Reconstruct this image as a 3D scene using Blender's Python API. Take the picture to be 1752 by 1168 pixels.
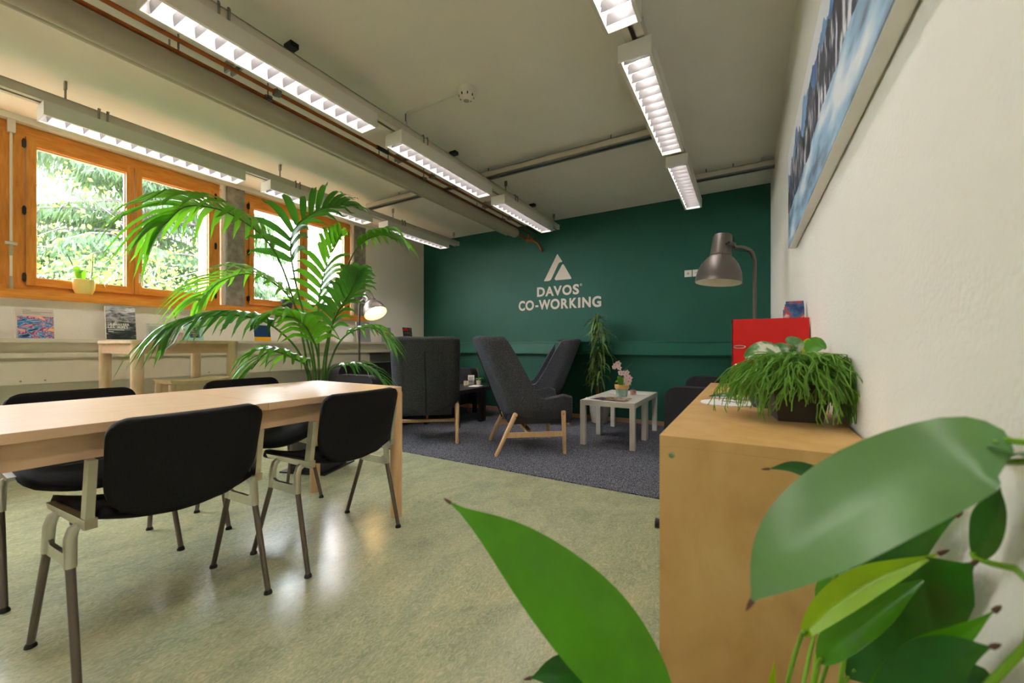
import bpy, bmesh, math, random
from mathutils import Vector, Matrix
PI = math.pi
random.seed(7)
scene = bpy.context.scene
for o in list(bpy.data.objects): bpy.data.objects.remove(o)
COL = scene.collection

# ------------------------------------------------------------------ camera
F, CX, HY, H = 683.0, 876.0, 592.0, 1.0
TH = math.atan(402/683.0)
S_, C_ = math.sin(TH), math.cos(TH)
cd = bpy.data.cameras.new('camera'); cam = bpy.data.objects.new('camera', cd); COL.objects.link(cam)
cam.location = (0, 0, H); cam.rotation_euler = (PI/2, 0, TH)
cd.sensor_width = 36; cd.lens = F/1752*36; cd.shift_y = (HY-584)/1752; cd.clip_start = 0.02
cd.dof.use_dof = True; cd.dof.focus_distance = 3.6; cd.dof.aperture_fstop = 3.6
scene.camera = cam
# ------------------------------------------------------------------ world: bright overcast sky
w = bpy.data.worlds.new('overcast_sky'); scene.world = w; w.use_nodes = True
nt = w.node_tree; bg = nt.nodes['Background']
bg.inputs['Color'].default_value = (0.87, 0.93, 1.0, 1); bg.inputs['Strength'].default_value = 10.0
LAMP_POWER = 19.0
vs = scene.view_settings
vs.view_transform = 'Standard'; vs.look = 'None'; vs.gamma = 1; vs.use_curve_mapping = False; vs.exposure = 1.82

# ------------------------------------------------------------------ pixel helpers (direction only)
def dr(x, y):
    u = (x-CX)/F; v = (HY-y)/F
    return Vector((-S_+u*C_, C_+u*S_, v))
def U(x, y, t): return Vector((0, 0, H)) + dr(x, y)*t
def atX(x, y, X): d = dr(x, y); return U(x, y, X/d.x)
def atY(x, y, Y): d = dr(x, y); return U(x, y, Y/d.y)
def atZ(x, y, z): d = dr(x, y); return U(x, y, (z-H)/d.z)

# ------------------------------------------------------------------ materials
def lin(c):
    return tuple(((v/255)/12.92 if v/255 <= .04045 else ((v/255+.055)/1.055)**2.4) for v in c)
def _bsdf(name):
    m = bpy.data.materials.new(name); m.use_nodes = True
    return m, m.node_tree, m.node_tree.nodes['Principled BSDF']
def mat(name, rgb, rough=.5, metal=0, noise=.06, scale=14, stretch=(1, 1, 1), bump=0, bscale=None, spec=None, sss=0, coat=0, trans=0):
    """plain colour with a faint procedural variation (and optional relief)"""
    m, t, b = _bsdf(name); c = lin(rgb)
    tc = t.nodes.new('ShaderNodeTexCoord'); mp = t.nodes.new('ShaderNodeMapping'); mp.inputs['Scale'].default_value = stretch
    t.links.new(tc.outputs['Object'], mp.inputs['Vector'])
    n = t.nodes.new('ShaderNodeTexNoise'); n.inputs['Scale'].default_value = scale; n.inputs['Detail'].default_value = 5
    t.links.new(mp.outputs['Vector'], n.inputs['Vector'])
    r = t.nodes.new('ShaderNodeValToRGB')
    r.color_ramp.elements[0].position = .3; r.color_ramp.elements[1].position = .7
    r.color_ramp.elements[0].color = tuple(max(0, v*(1-noise)) for v in c)+(1,)
    r.color_ramp.elements[1].color = tuple(min(1, v*(1+noise)) for v in c)+(1,)
    t.links.new(n.outputs['Fac'], r.inputs['Fac']); t.links.new(r.outputs['Color'], b.inputs['Base Color'])
    b.inputs['Roughness'].default_value = rough; b.inputs['Metallic'].default_value = metal
    if spec is not None: b.inputs['Specular IOR Level'].default_value = spec
    if coat: b.inputs['Coat Weight'].default_value = coat
    if bump:
        n2 = t.nodes.new('ShaderNodeTexNoise'); n2.inputs['Scale'].default_value = bscale or scale*4; n2.inputs['Detail'].default_value = 3
        t.links.new(mp.outputs['Vector'], n2.inputs['Vector'])
        bp = t.nodes.new('ShaderNodeBump'); bp.inputs['Strength'].default_value = bump; bp.inputs['Distance'].default_value = .01
        t.links.new(n2.outputs['Fac'], bp.inputs['Height']); t.links.new(bp.outputs['Normal'], b.inputs['Normal'])
    return m
def ramp(name, stops, scale, rough=.5, detail=6, dist=0, stretch=(1, 1, 1), rot=(0, 0, 0), bump=0, spec=None, constant=False, wave=None):
    """noise mapped through many colours"""
    m, t, b = _bsdf(name)
    tc = t.nodes.new('ShaderNodeTexCoord'); mp = t.nodes.new('ShaderNodeMapping'); mp.inputs['Scale'].default_value = stretch; mp.inputs['Rotation'].default_value = rot
    t.links.new(tc.outputs['Object'], mp.inputs['Vector'])
    n = t.nodes.new('ShaderNodeTexNoise'); n.inputs['Scale'].default_value = scale; n.inputs['Detail'].default_value = detail; n.inputs['Distortion'].default_value = dist
    t.links.new(mp.outputs['Vector'], n.inputs['Vector'])
    r = t.nodes.new('ShaderNodeValToRGB'); e = r.color_ramp.elements
    while len(e) < len(stops): e.new(.5)
    for k, (p, c) in enumerate(stops): e[k].position = p; e[k].color = lin(c)+(1,)
    if constant: r.color_ramp.interpolation = 'CONSTANT'
    t.links.new(n.outputs['Fac'], r.inputs['Fac']); t.links.new(r.outputs['Color'], b.inputs['Base Color'])
    b.inputs['Roughness'].default_value = rough
    if spec is not None: b.inputs['Specular IOR Level'].default_value = spec
    if bump:
        bp = t.nodes.new('ShaderNodeBump'); bp.inputs['Strength'].default_value = bump; bp.inputs['Distance'].default_value = .01
        t.links.new(n.outputs['Fac'], bp.inputs['Height']); t.links.new(bp.outputs['Normal'], b.inputs['Normal'])
    return m
def leafmat(name, rgb, tr=.3, rough=.35, noise=.18, scale=9):
    m = mat(name, rgb, rough, noise=noise, scale=scale)
    t = m.node_tree; b = t.nodes['Principled BSDF']; out = t.nodes['Material Output']
    tl = t.nodes.new('ShaderNodeBsdfTranslucent'); c = lin(rgb)
    tl.inputs['Color'].default_value = (min(1, c[0]*1.9+.02), min(1, c[1]*1.7), c[2]*.7, 1)
    mx = t.nodes.new('ShaderNodeMixShader'); mx.inputs[0].default_value = tr
    t.links.new(b.outputs[0], mx.inputs[1]); t.links.new(tl.outputs[0], mx.inputs[2]); t.links.new(mx.outputs[0], out.inputs['Surface'])
    return m
def emis(name, rgb, s):
    m = bpy.data.materials.new(name); m.use_nodes = True; t = m.node_tree
    t.nodes.remove(t.nodes['Principled BSDF']); e = t.nodes.new('ShaderNodeEmission')
    e.inputs['Color'].default_value = lin(rgb)+(1,); e.inputs['Strength'].default_value = s
    t.links.new(e.outputs[0], t.nodes['Material Output'].inputs['Surface']); return m
def glassmat(name, gloss=.08, tint=(1, 1, 1)):
    m = bpy.data.materials.new(name); m.use_nodes = True; t = m.node_tree
    t.nodes.remove(t.nodes['Principled BSDF'])
    a = t.nodes.new('ShaderNodeBsdfTransparent'); a.inputs['Color'].default_value = tint+(1,)
    g = t.nodes.new('ShaderNodeBsdfGlossy'); g.inputs['Roughness'].default_value = .02
    x = t.nodes.new('ShaderNodeMixShader'); x.inputs[0].default_value = gloss
    t.links.new(a.outputs[0], x.inputs[1]); t.links.new(g.outputs[0], x.inputs[2])
    t.links.new(x.outputs[0], t.nodes['Material Output'].inputs['Surface']); return m

M = {}
M['ceiling'] = mat('ceiling_paint', (236, 231, 219), .85, noise=.025, scale=2.5, bump=.05, bscale=30)
M['wall'] = mat('cream_plaster', (236, 231, 219), .85, noise=.02, scale=3, bump=.25, bscale=110)
M['green'] = mat('green_paint', (9, 84, 66), .62, noise=.05, scale=3, bump=.12, bscale=160)
M['greentrim'] = mat('green_trim', (14, 92, 74), .4, noise=.03)
M['skirting'] = mat('skirting_wood', (190, 142, 112), .5, noise=.08, scale=8, stretch=(1, 8, 8))
M['concrete'] = mat('concrete', (150, 145, 132), .9, noise=.3, scale=16, bump=.5, bscale=70)
M['cover'] = mat('radiator_cover', (226, 217, 196), .45, noise=.02)
M['panelgrey'] = mat('grey_panel', (168, 166, 146), .6, noise=.03)
M['carpet'] = ramp('carpet_pile', [(.34, (30, 31, 37)), (.5, (82, 84, 94)), (.66, (176, 178, 186))], 150, .95, detail=4, bump=.6, spec=.1)
def lino():
    m = ramp('linoleum', [(.22, (142, 158, 136)), (.42, (167, 176, 144)), (.58, (184, 187, 150)), (.8, (202, 195, 156))], 3.2, .2, detail=12, dist=1.6, stretch=(1.5, .8, 1), spec=.5)
    t = m.node_tree; b = t.nodes['Principled BSDF']; tc = t.nodes['Texture Coordinate']
    n = t.nodes.new('ShaderNodeTexNoise'); n.inputs['Scale'].default_value = 38; n.inputs['Detail'].default_value = 6; n.inputs['Distortion'].default_value = 2.5
    mp = t.nodes.new('ShaderNodeMapping'); mp.inputs['Scale'].default_value = (1.6, .7, 1); t.links.new(tc.outputs['Object'], mp.inputs['Vector']); t.links.new(mp.outputs['Vector'], n.inputs['Vector'])
    r = t.nodes.new('ShaderNodeValToRGB'); e = r.color_ramp.elements
    e[0].position = .34; e[0].color = lin((112, 122, 92))+(1,); e[1].position = .68; e[1].color = lin((228, 216, 172))+(1,); x = e.new(.5); x.color = lin((168, 172, 138))+(1,)
    t.links.new(n.outputs['Fac'], r.inputs['Fac'])
    mx = t.nodes.new('ShaderNodeMix'); mx.data_type = 'RGBA'; mx.inputs['Factor'].default_value = .36
    old = b.inputs['Base Color'].links[0].from_socket
    t.links.new(old, mx.inputs['A']); t.links.new(r.outputs['Color'], mx.inputs['B']); t.links.new(mx.outputs['Result'], b.inputs['Base Color'])
    n3 = t.nodes.new('ShaderNodeTexNoise'); n3.inputs['Scale'].default_value = 90; t.links.new(tc.outputs['Object'], n3.inputs['Vector'])
    bp = t.nodes.new('ShaderNodeBump'); bp.inputs['Strength'].default_value = .06; bp.inputs['Distance'].default_value = .004
    t.links.new(n3.outputs['Fac'], bp.inputs['Height']); t.links.new(bp.outputs['Normal'], b.inputs['Normal'])
    return m
M['lino'] = lino()
M['beech'] = ramp('beech_veneer', [(.3, (214, 176, 138)), (.7, (226, 190, 152))], 6, .34, detail=8, stretch=(6, 1, 6), spec=.5)
M['beechleg'] = ramp('beech_leg', [(.3, (222, 180, 132)), (.7, (234, 196, 150))], 8, .45, detail=8, stretch=(6, 6, 1))
M['birch'] = ramp('birch_veneer', [(.25, (196, 152, 88)), (.5, (212, 170, 104)), (.75, (222, 184, 122))], 5, .45, detail=8, stretch=(2, 2, 1), dist=.6)
M['birchpale'] = ramp('birch_pale', [(.3, (220, 190, 148)), (.7, (236, 210, 172))], 8, .5, detail=8, stretch=(3, 3, 1))
M['oak'] = ramp('larch_frame', [(.25, (206, 126, 36)), (.5, (226, 148, 52)), (.75, (236, 164, 70))], 7, .42, detail=9, stretch=(8, 1, 8))
M['oakv'] = ramp('larch_upright', [(.25, (206, 126, 36)), (.5, (226, 148, 52)), (.75, (236, 164, 70))], 7, .42, detail=9, stretch=(8, 8, 1))
M['blackfab'] = mat('black_fabric', (24, 24, 25), .92, noise=.35, scale=260, bump=.2, bscale=300, spec=.25)
M['greyfab'] = ramp('charcoal_wool', [(.3, (46, 48, 53)), (.5, (72, 74, 80)), (.7, (108, 110, 118))], 200, .95, detail=3, bump=.25, spec=.15)
M['sofafab'] = mat('sofa_fabric', (56, 54, 56), .95, noise=.25, scale=220, bump=.2, bscale=260, spec=.15)
M['alu'] = mat('cast_aluminium', (205, 204, 196), .28, metal=1, noise=.05)
M['alutrack'] = mat('track_aluminium', (214, 206, 190), .45, metal=.2, noise=.04)
M['steel'] = mat('zinc_steel', (150, 150, 146), .4, metal=.9, noise=.1, scale=30)
M['legsteel'] = mat('leg_steel', (118, 110, 102), .34, metal=.75, noise=.05)
M['darksteel'] = mat('dark_steel', (52, 52, 54), .45, metal=.6, noise=.1)
M['black'] = mat('black_plastic', (20, 20, 21), .4, noise=.05)
M['blackwood'] = mat('black_lacquer', (22, 21, 21), .35, noise=.1, scale=10)
M['whitelac'] = mat('white_lacquer', (222, 216, 204), .4, noise=.015)
M['whitemetal'] = mat('white_metal', (226, 222, 212), .45, noise=.01)
M['reflector'] = mat('louvre_reflector', (176, 176, 178), .32, metal=.6, noise=.01)
M['slat'] = mat('louvre_slat', (84, 82, 81), .5, metal=.1, noise=.01)
M['tube'] = emis('fluorescent_light', (254, 245, 241), LAMP_POWER)
M['jacket'] = mat('pipe_jacket', (176, 168, 148), .6, noise=.03, scale=4)
M['jacketend'] = mat('jacket_end', (214, 200, 168), .7)
M['copper'] = mat('copper', (176, 104, 56), .36, metal=.85, noise=.2, scale=12)
M['lampgrey'] = mat('lamp_grey', (108, 101, 95), .42, metal=.55, noise=.05)
M['lampwarm'] = emis('warm_lamp_glow', (255, 208, 130), 12.0)
M['lampin'] = mat('lamp_inside', (244, 236, 218), .5)
M['letter'] = mat('vinyl_letter', (214, 202, 182), .6, noise=.01)
M['red'] = mat('binder_red', (214, 18, 16), .4, noise=.03)
M['chrome'] = mat('chrome', (220, 220, 220), .12, metal=1)
M['paper'] = mat('paper', (236, 234, 228), .7, noise=.02)
M['text'] = mat('ink', (70, 68, 74), .7)
M['glass'] = glassmat('window_glass', .07)
M['clear'] = glassmat('clear_plastic', .16, (.96, .97, .97))
M['potbrown'] = mat('pot_brown', (66, 56, 48), .55, noise=.1)
M['soil'] = mat('soil', (50, 38, 28), .95, noise=.4, scale=60, bump=.6)
M['potyellow'] = mat('pot_yellow', (238, 220, 132), .5, noise=.04)
M['potpink'] = mat('pot_pink', (226, 196, 190), .5, noise=.04)
M['potmint'] = mat('pot_mint', (150, 178, 164), .55, noise=.14, scale=120)
M['terracotta'] = mat('terracotta_rim', (222, 170, 104), .6, noise=.06)
M['potwhite'] = mat('pot_cream', (196, 190, 176), .55, noise=.05)
M['potgrey'] = mat('planter_slate', (64, 70, 80), .55, noise=.08)
M['candle'] = mat('candle_wax', (236, 216, 178), .5)
M['candlepink'] = mat('candle_pink', (206, 140, 130), .5, noise=.2, scale=40)
M['palm'] = leafmat('palm_leaf', (84, 150, 44), .38, .34, noise=.3, scale=5)
M['palmdark'] = leafmat('palm_leaf_deep', (58, 122, 48), .3, .3, noise=.3, scale=5)
M['palmstem'] = mat('palm_stem', (78, 120, 44), .45, noise=.2)
M['lily'] = leafmat('lily_leaf', (74, 142, 22), .3, .34, noise=.2, scale=14)
M['lilypale'] = leafmat('lily_leaf_pale', (98, 142, 84), .2, .3, noise=.12, scale=14)
M['lilydark'] = leafmat('lily_leaf_deep', (30, 96, 24), .28, .34, noise=.25, scale=14)
M['lilyyoung'] = leafmat('lily_leaf_young', (150, 190, 22), .35, .38, noise=.12, scale=14)
M['lilystem'] = leafmat('lily_stem', (128, 176, 40), .2, .4)
M['tip'] = mat('brown_leaf_tip', (96, 66, 44), .7)
M['rhip'] = leafmat('hanging_stem_green', (112, 164, 54), .25, .45, noise=.3, scale=30)
M['ficus'] = leafmat('long_leaf', (92, 124, 52), .2, .4, noise=.3, scale=12)
M['bark'] = mat('stem_bark', (150, 112, 64), .8, noise=.2)
M['orchidleaf'] = leafmat('orchid_leaf', (92, 150, 44), .2, .35)
M['petal'] = leafmat('orchid_petal', (236, 204, 208), .25, .6, noise=.08, scale=60)
M['petalheart'] = mat('orchid_heart', (168, 62, 104), .5)
M['varieg'] = leafmat('variegated_leaf', (120, 160, 104), .15, .25)
M['redstem'] = mat('red_stem', (150, 62, 44), .6)
M['spruce'] = leafmat('spruce_needles', (54, 80, 52), .4, .6, noise=.35, scale=3)
M['spruce2'] = leafmat('pale_foliage', (84, 110, 58), .45, .6, noise=.3, scale=3)
M['trunk'] = mat('outdoor_bark', (84, 78, 74), .9, noise=.3, scale=6)
M['twig'] = mat('grey_twigs', (120, 116, 120), .9, noise=.2)
M['lawn'] = mat('lawn', (92, 98, 84), .95, noise=.3)
M['house'] = mat('house_plaster', (220, 222, 216), .9)
M['roof'] = mat('slate_roof', (140, 152, 150), .8)

# ------------------------------------------------------------------ mesh building
class MB:
    def __init__(s): s.v = []; s.f = []
    def add(s, vs, fs, mtx=None):
        k = len(s.v)
        s.v += [tuple(mtx @ Vector(p)) if mtx else tuple(p) for p in vs]
        s.f += [tuple(i+k for i in f) for f in fs]; return s
    def box(s, a, b, mtx=None):
        x0, y0, z0 = a; x1, y1, z1 = b
        return s.add([(x0,y0,z0),(x1,y0,z0),(x1,y1,z0),(x0,y1,z0),(x0,y0,z1),(x1,y0,z1),(x1,y1,z1),(x0,y1,z1)],
                     [(0,3,2,1),(4,5,6,7),(0,1,5,4),(1,2,6,5),(2,3,7,6),(3,0,4,7)], mtx)
    def cbox(s, c, d, mtx=None):
        return s.box([c[i]-d[i]/2 for i in range(3)], [c[i]+d[i]/2 for i in range(3)], mtx)
    def tube(s, pts, rad, n=10, caps=True):
        pts = [Vector(p) for p in pts]
        if not isinstance(rad, (list, tuple)): rad = [rad]*len(pts)
        vs, fs = [], []; ref = None
        for i, p in enumerate(pts):
            t = (pts[min(i+1, len(pts)-1)]-pts[max(i-1, 0)]).normalized()
            if ref is None:
                ref = t.orthogonal().normalized()
            ref = (ref - t*ref.dot(t)).normalized(); b = t.cross(ref)
            for k in range(n):
                a = 2*PI*k/n; vs.append(p+(ref*math.cos(a)+b*math.sin(a))*rad[i])
        for i in range(len(pts)-1):
            for k in range(n):
                fs.append((i*n+k, i*n+(k+1)%n, (i+1)*n+(k+1)%n, (i+1)*n+k))
        if caps:
            fs.append(tuple(range(n-1, -1, -1))); fs.append(tuple((len(pts)-1)*n+k for k in range(n)))
        return s.add(vs, fs)
    def lathe(s, prof, n=24, mtx=None, cap0=False, cap1=False):
        vs = []; fs = []
        for (r, z) in prof:
            for k in range(n): a = 2*PI*k/n; vs.append((r*math.cos(a), r*math.sin(a), z))
        for i in range(len(prof)-1):
            for k in range(n): fs.append((i*n+k, i*n+(k+1)%n, (i+1)*n+(k+1)%n, (i+1)*n+k))
        if cap0: fs.append(tuple(range(n-1, -1, -1)))
        if cap1: fs.append(tuple((len(prof)-1)*n+k for k in range(n)))
        return s.add(vs, fs, mtx)
    def prism(s, poly, h, mtx=None):
        n = len(poly); vs = [(x, y, 0) for x, y in poly]+[(x, y, h) for x, y in poly]
        fs = [tuple(range(n-1, -1, -1)), tuple(range(n, 2*n))]+[(i, (i+1)%n, n+(i+1)%n, n+i) for i in range(n)]
        return s.add(vs, fs, mtx)
    def grid(s, rows):
        nr, nc = len(rows), len(rows[0]); vs = [p for r in rows for p in r]
        return s.add(vs, [(i*nc+j, i*nc+j+1, (i+1)*nc+j+1, (i+1)*nc+j) for i in range(nr-1) for j in range(nc-1)])
    def mesh(s, name, m, bevel=0, seg=2, smooth=True, ang=40):
        me = bpy.data.meshes.new(name)
        bm = bmesh.new(); vv = [bm.verts.new(p) for p in s.v]
        for f in s.f:
            try: bm.faces.new([vv[i] for i in f])
            except ValueError: pass
        if bevel:
            bmesh.ops.bevel(bm, geom=[e for e in bm.edges if len(e.link_faces) == 2 and e.calc_face_angle(0) > .5], offset=bevel, segments=seg, affect='EDGES', profile=.5, clamp_overlap=True)
        bmesh.ops.recalc_face_normals(bm, faces=bm.faces[:]) if s.closed else None
        bm.to_mesh(me); bm.free()
        if m is not None: me.materials.append(M[m] if isinstance(m, str) else m)
        if smooth:
            me.polygons.foreach_set('use_smooth', [True]*len(me.polygons))
            me.set_sharp_from_angle(angle=math.radians(ang))
        return me
    closed = True
    def build(s, name, m, parent=None, bevel=0, seg=2, smooth=True, ang=40, loc=None, rot=None):
        return put(name, s.mesh(name, m, bevel, seg, smooth, ang), parent, loc, rot)
def put(name, me, parent=None, loc=None, rot=None):
    o = bpy.data.objects.new(name, me); COL.objects.link(o)
    if parent is not None: o.parent = parent
    if loc is not None: o.location = loc
    if rot is not None: o.rotation_euler = rot
    return o
def tag(o, label, cat, group=None):
    o['label'] = label; o['category'] = cat
    if group: o['group'] = group
    return o
def thing(name, label, cat, loc=(0, 0, 0), rz=0, group=None):
    o = bpy.data.objects.new(name, None); COL.objects.link(o); o.empty_display_size = .1
    o.location = loc; o.rotation_euler = (0, 0, rz); return tag(o, label, cat, group)
def struct(name, mb, m, parent=None, **k):
    o = mb.build(name, m, parent, **k)
    if parent is None: o['kind'] = 'structure'
    return o
def copy_tree(o, parent=None):
    c = o.copy(); COL.objects.link(c); c.parent = parent
    for ch in list(o.children): copy_tree(ch, c)
    return c
def T(loc=(0, 0, 0), rx=0, ry=0, rz=0):
    return Matrix.Translation(loc) @ Matrix.Rotation(rz, 4, 'Z') @ Matrix.Rotation(ry, 4, 'Y') @ Matrix.Rotation(rx, 4, 'X')
def smooth01(x): x = max(0, min(1, x)); return x*x*(3-2*x)
def bez(pts, n):
    """Catmull-Rom through pts"""
    P = [Vector(p) for p in pts]; P = [P[0]*2-P[1]]+P+[P[-1]*2-P[-2]]; out = []
    segs = len(P)-3
    for i in range(n+1):
        x = i/n*segs; k = min(int(x), segs-1); t = x-k; a, b, c, d = P[k:k+4]
        out.append(.5*((2*b)+(c-a)*t+(2*a-5*b+4*c-d)*t*t+(3*b-a-3*c+d)*t**3))
    return out

# ------------------------------------------------------------------ room
D = 5.24; WL = -4.877; WR = .225; CZ = 2.80; YF = -2.3; WX = -4.95
struct('floor', MB().box((WL-.02, YF, -.1), (WR+.02, D, 0)), 'lino')
struct('ceiling', MB().box((WL-.5, YF-.1, CZ), (WR+.1, D+.1, CZ+.1)), 'ceiling')
struct('wall_back', MB().box((WL, D, 0), (WR, D+.1, CZ)), 'green')
struct('wall_right', MB().box((WR, YF-.1, 0), (WR+.1, D+.1, CZ)), 'wall')
struct('wall_front', MB().box((WL, YF-.1, 0), (WR, YF, CZ)), 'wall')
wl = MB()
wl.box((WL-.3, YF-.1, 0), (WL, D+.1, 1.372))
wl.box((WL-.3, YF-.1, 2.752), (WL, D+.1, CZ))
wl.box((WL-.3, 4.02, 1.372), (WL, D+.1, 2.752))
wl.box((WL-.3, YF-.1, 1.372), (WL, -.82, 2.752))
struct('wall_left', wl, 'wall')
car = MB().box((WL+.01, 2.735, 0), (WR-.005, D-.005, .008))
tag(car.build('carpet', 'carpet'), 'speckled dark grey carpet laid over the linoleum before the green wall', 'carpet')
struct('baseboard_back', MB().box((WL, D-.014, .008), (WR, D, .062)), 'skirting', bevel=.003)
# column of bare concrete beside each window
for k, (y0, y1) in enumerate([(2.13, 2.36), (3.785, 4.02)]):
    o = struct('trim_%d' % (k+1), MB().box((WL-.28, y0+.055, 1.372), (WL-.02, y1, 2.752)), 'concrete', bevel=.006)
    s2 = MB().tube([(WL-.05, y0+.03, 1.40), (WL-.05, y0+.03, 2.752)], .022, 12)
    struct('pipe_cover', s2, 'whitemetal', o)
# windows
def window(n, y0, y1):
    root = bpy.data.objects.new('window_%d' % n, None); COL.objects.link(root); root['kind'] = 'structure'
    root.location = (WX, y0, 1.372)
    L = y1-y0; zb, zt = .07, 1.378; x0, x1 = -.07, .012
    MB().box((x0, 0, zt-.085), (x1, L, zt)).build('frame_head', 'oak', root, bevel=.003)
    MB().box((x0, 0, zb), (x1, L, zb+.04)).build('frame_bottom', 'oak', root, bevel=.003)
    for a, b in ((0, .055), (L-.055, L)):
        MB().box((x0, a, zb+.04), (x1, b, zt-.085)).build('frame_upright', 'oakv', root, bevel=.003)
    mid = L/2
    for c, (a, b) in enumerate(((.058, mid-.003), (mid+.003, L-.058))):
        cz0, cz1 = zb+.043, zt-.088
        cas = MB().box((-.05, a, cz0), (.03, a+.052, cz1)).box((-.05, b-.052, cz0), (.03, b, cz1)).build('casement', 'oakv', root, bevel=.004)
        MB().box((-.05, a+.052, cz1-.062), (.028, b-.052, cz1)).box((-.05, a+.052, cz0), (.028, b-.052, cz0+.062)).build('casement_rail', 'oak', cas, bevel=.004)
        MB().box((-.018, a+.052, cz0+.062), (-.012, b-.052, cz1-.062)).build('glass_pane', 'glass', cas)
        gb = MB()
        for q in ((a+.052, cz0+.062, a+.060, cz1-.062), (b-.060, cz0+.062, b-.052, cz1-.062), (a+.06, cz1-.072, b-.06, cz1-.062), (a+.06, cz0+.062, b-.06, cz0+.070)):
            gb.box((-.03, q[0], q[1]), (.002, q[2], q[3]))
        gb.build('glazing_bead', 'whitemetal', cas)
        yh = a-.02 if c == 0 else b-.0
        for zz in (cz0+.06, (cz0+cz1)/2, cz1-.06):
            MB().box((.012, yh, zz-.025), (.04, yh+.02, zz+.025)).tube([(.032, yh+.01, zz-.035), (.032, yh+.01, zz+.035)], .008, 8).build('hinge', 'darksteel', cas, bevel=.002)
    h = MB().box((.03, mid+.03, .22), (.038, mid+.055, .31)).tube([(.034, mid+.042, .285), (.075, mid+.042, .285), (.078, mid+.042, .27), (.078, mid+.042, .19)], .009, 10)
    h.build('window_handle', 'whitemetal', root)
    MB().box((-.30, .03, zt-.05), (-.10, L-.03, zt)).build('outer_lintel', 'panelgrey', root)
    for yy in (.03, L-.06):
        MB().box((-.26, yy-.03, zb), (-.08, yy, zt-.05)).build('outer_jamb', 'oakv', root)
    return root
window(1, -.80, .675); window(2, .715, 2.128); window(3, 2.361, 3.781)
struct('trim_3', MB().box((WX-.07, .675, 1.442), (WX+.012, .715, 2.75)), 'oakv')
struct('trim_4', MB().box((WL-.30, YF, 1.372), (WL+.045, 4.04, 1.440)), 'oak', bevel=.006)
# ledge with heating duct under the windows
led = struct('trim_5', MB().box((WL, YF, 1.030), (WL+.257, D, 1.058)), 'cover', bevel=.003)
struct('duct_face', MB().box((WL, YF, .950), (WL+.205, D, 1.030)), 'cover', led)
struct('duct_lip', MB().box((WL, YF, .912), (WL+.262, D, .950)), 'cover', led, bevel=.003)
struct('radiator_cover', MB().box((WL, YF, .716), (WL+.25, 3.87, .890)).box((WL, YF, .890), (WL+.236, 3.87, .912)), 'cover', led, bevel=.002)
struct('radiator_panel', MB().box((WL, 3.87, .25), (WL+.12, D-.1, .885)), 'panelgrey', led, bevel=.004)
rf = MB()
for k in range(5): rf.box((WL+.12, 3.9, .32+k*.11), (WL+.128, D-.14, .36+k*.11))
struct('radiator_rib', rf, 'panelgrey', led)
sc = MB()
for yy in (.70, .82, 1.9, 2.1, 2.9): sc.tube([(WL+.25, yy, .74), (WL+.253, yy, .74)], .006, 8)
struct('screw', sc, 'steel', led)
# duct on the green wall, painted over
dct = struct('trim_6', MB().box((WL+.27, D-.088, .905), (WR, D, 1.040)), 'greentrim', bevel=.003)
struct('duct_lid', MB().box((WL+.27, D-.098, 1.046), (WR, D, 1.066)).box((WL+.27, D-.096, .888), (WR, D, .902)), 'greentrim', dct, bevel=.003)
struct('duct_core', MB().box((WL+.27, D-.05, .895), (WR, D, 1.05)), 'greentrim', dct)

# ------------------------------------------------------------------ outdoors
struct('ground', MB().box((-60, -40, -1.3), (WL-.5, 60, -1.2)), 'lawn')
def conifer(loc, hgt, rad, label, nb, seed, tw, m='spruce', droop=.35):
    rnd = random.Random(seed)
    t = thing('spruce_tree', label, 'tree', loc)
    MB().tube([(0, 0, 0), (.05, 0, hgt*.5), (0, 0, hgt)], [rad*.06, rad*.04, .02], 10).build('trunk', 'trunk', t)
    br = MB(); fo = MB(); fo.closed = False
    for b in range(nb):
        z = hgt*(.06+.9*(b+rnd.random())/nb); a = rnd.random()*2*PI
        R = rad*(1-z/hgt)**.7*(.75+.4*rnd.random())
        d = Vector((math.cos(a), math.sin(a), 0)); sd = Vector((-d.y, d.x, 0))
        pts = [Vector((0, 0, z))+d*R*q+Vector((0, 0, .25*q-droop*R*q*q*.8)) for q in (0, .25, .5, .75, 1)]
        br.tube(pts, [.035, .028, .02, .013, .005], 4, caps=False)
        for k in range(tw):
            q = .12+.88*rnd.random()**.8; p = Vector((0, 0, z))+d*R*q+Vector((0, 0, .25*q-droop*R*q*q*.8))
            off = (rnd.random()-.5)*R*.55*(1.1-q)*1.6; p = p+sd*off-Vector((0, 0, abs(off)*.35))
            L = .10+.16*rnd.random(); wd = .010+.014*rnd.random()
            e = (d*(.35*rnd.random())+sd*(rnd.random()-.5)*.9+Vector((0, 0, -.5-.5*rnd.random()))).normalized()
            sx = e.cross(Vector((rnd.random()-.5, rnd.random()-.5, rnd.random()-.5))).normalized()*wd
            k0 = len(fo.v); m_ = p+e*L*.45
            fo.v += [tuple(p), tuple(m_+sx), tuple(p+e*L), tuple(m_-sx)]; fo.f.append((k0, k0+1, k0+2, k0+3))
    bo = br.build('branches', 'trunk', t); bo['kind'] = 'stuff'
    f = fo.build('needle_sprays', m, t, smooth=False); f['kind'] = 'stuff'
    return t
conifer((-10.6, 3.1, -1.2), 9.4, 4.0, 'tall drooping spruce close outside the windows', 160, 3, 560)
conifer((-17.5, 4.3, -1.2), 10, 3.0, 'second spruce standing farther back behind the drooping spruce', 90, 11, 160)
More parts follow.
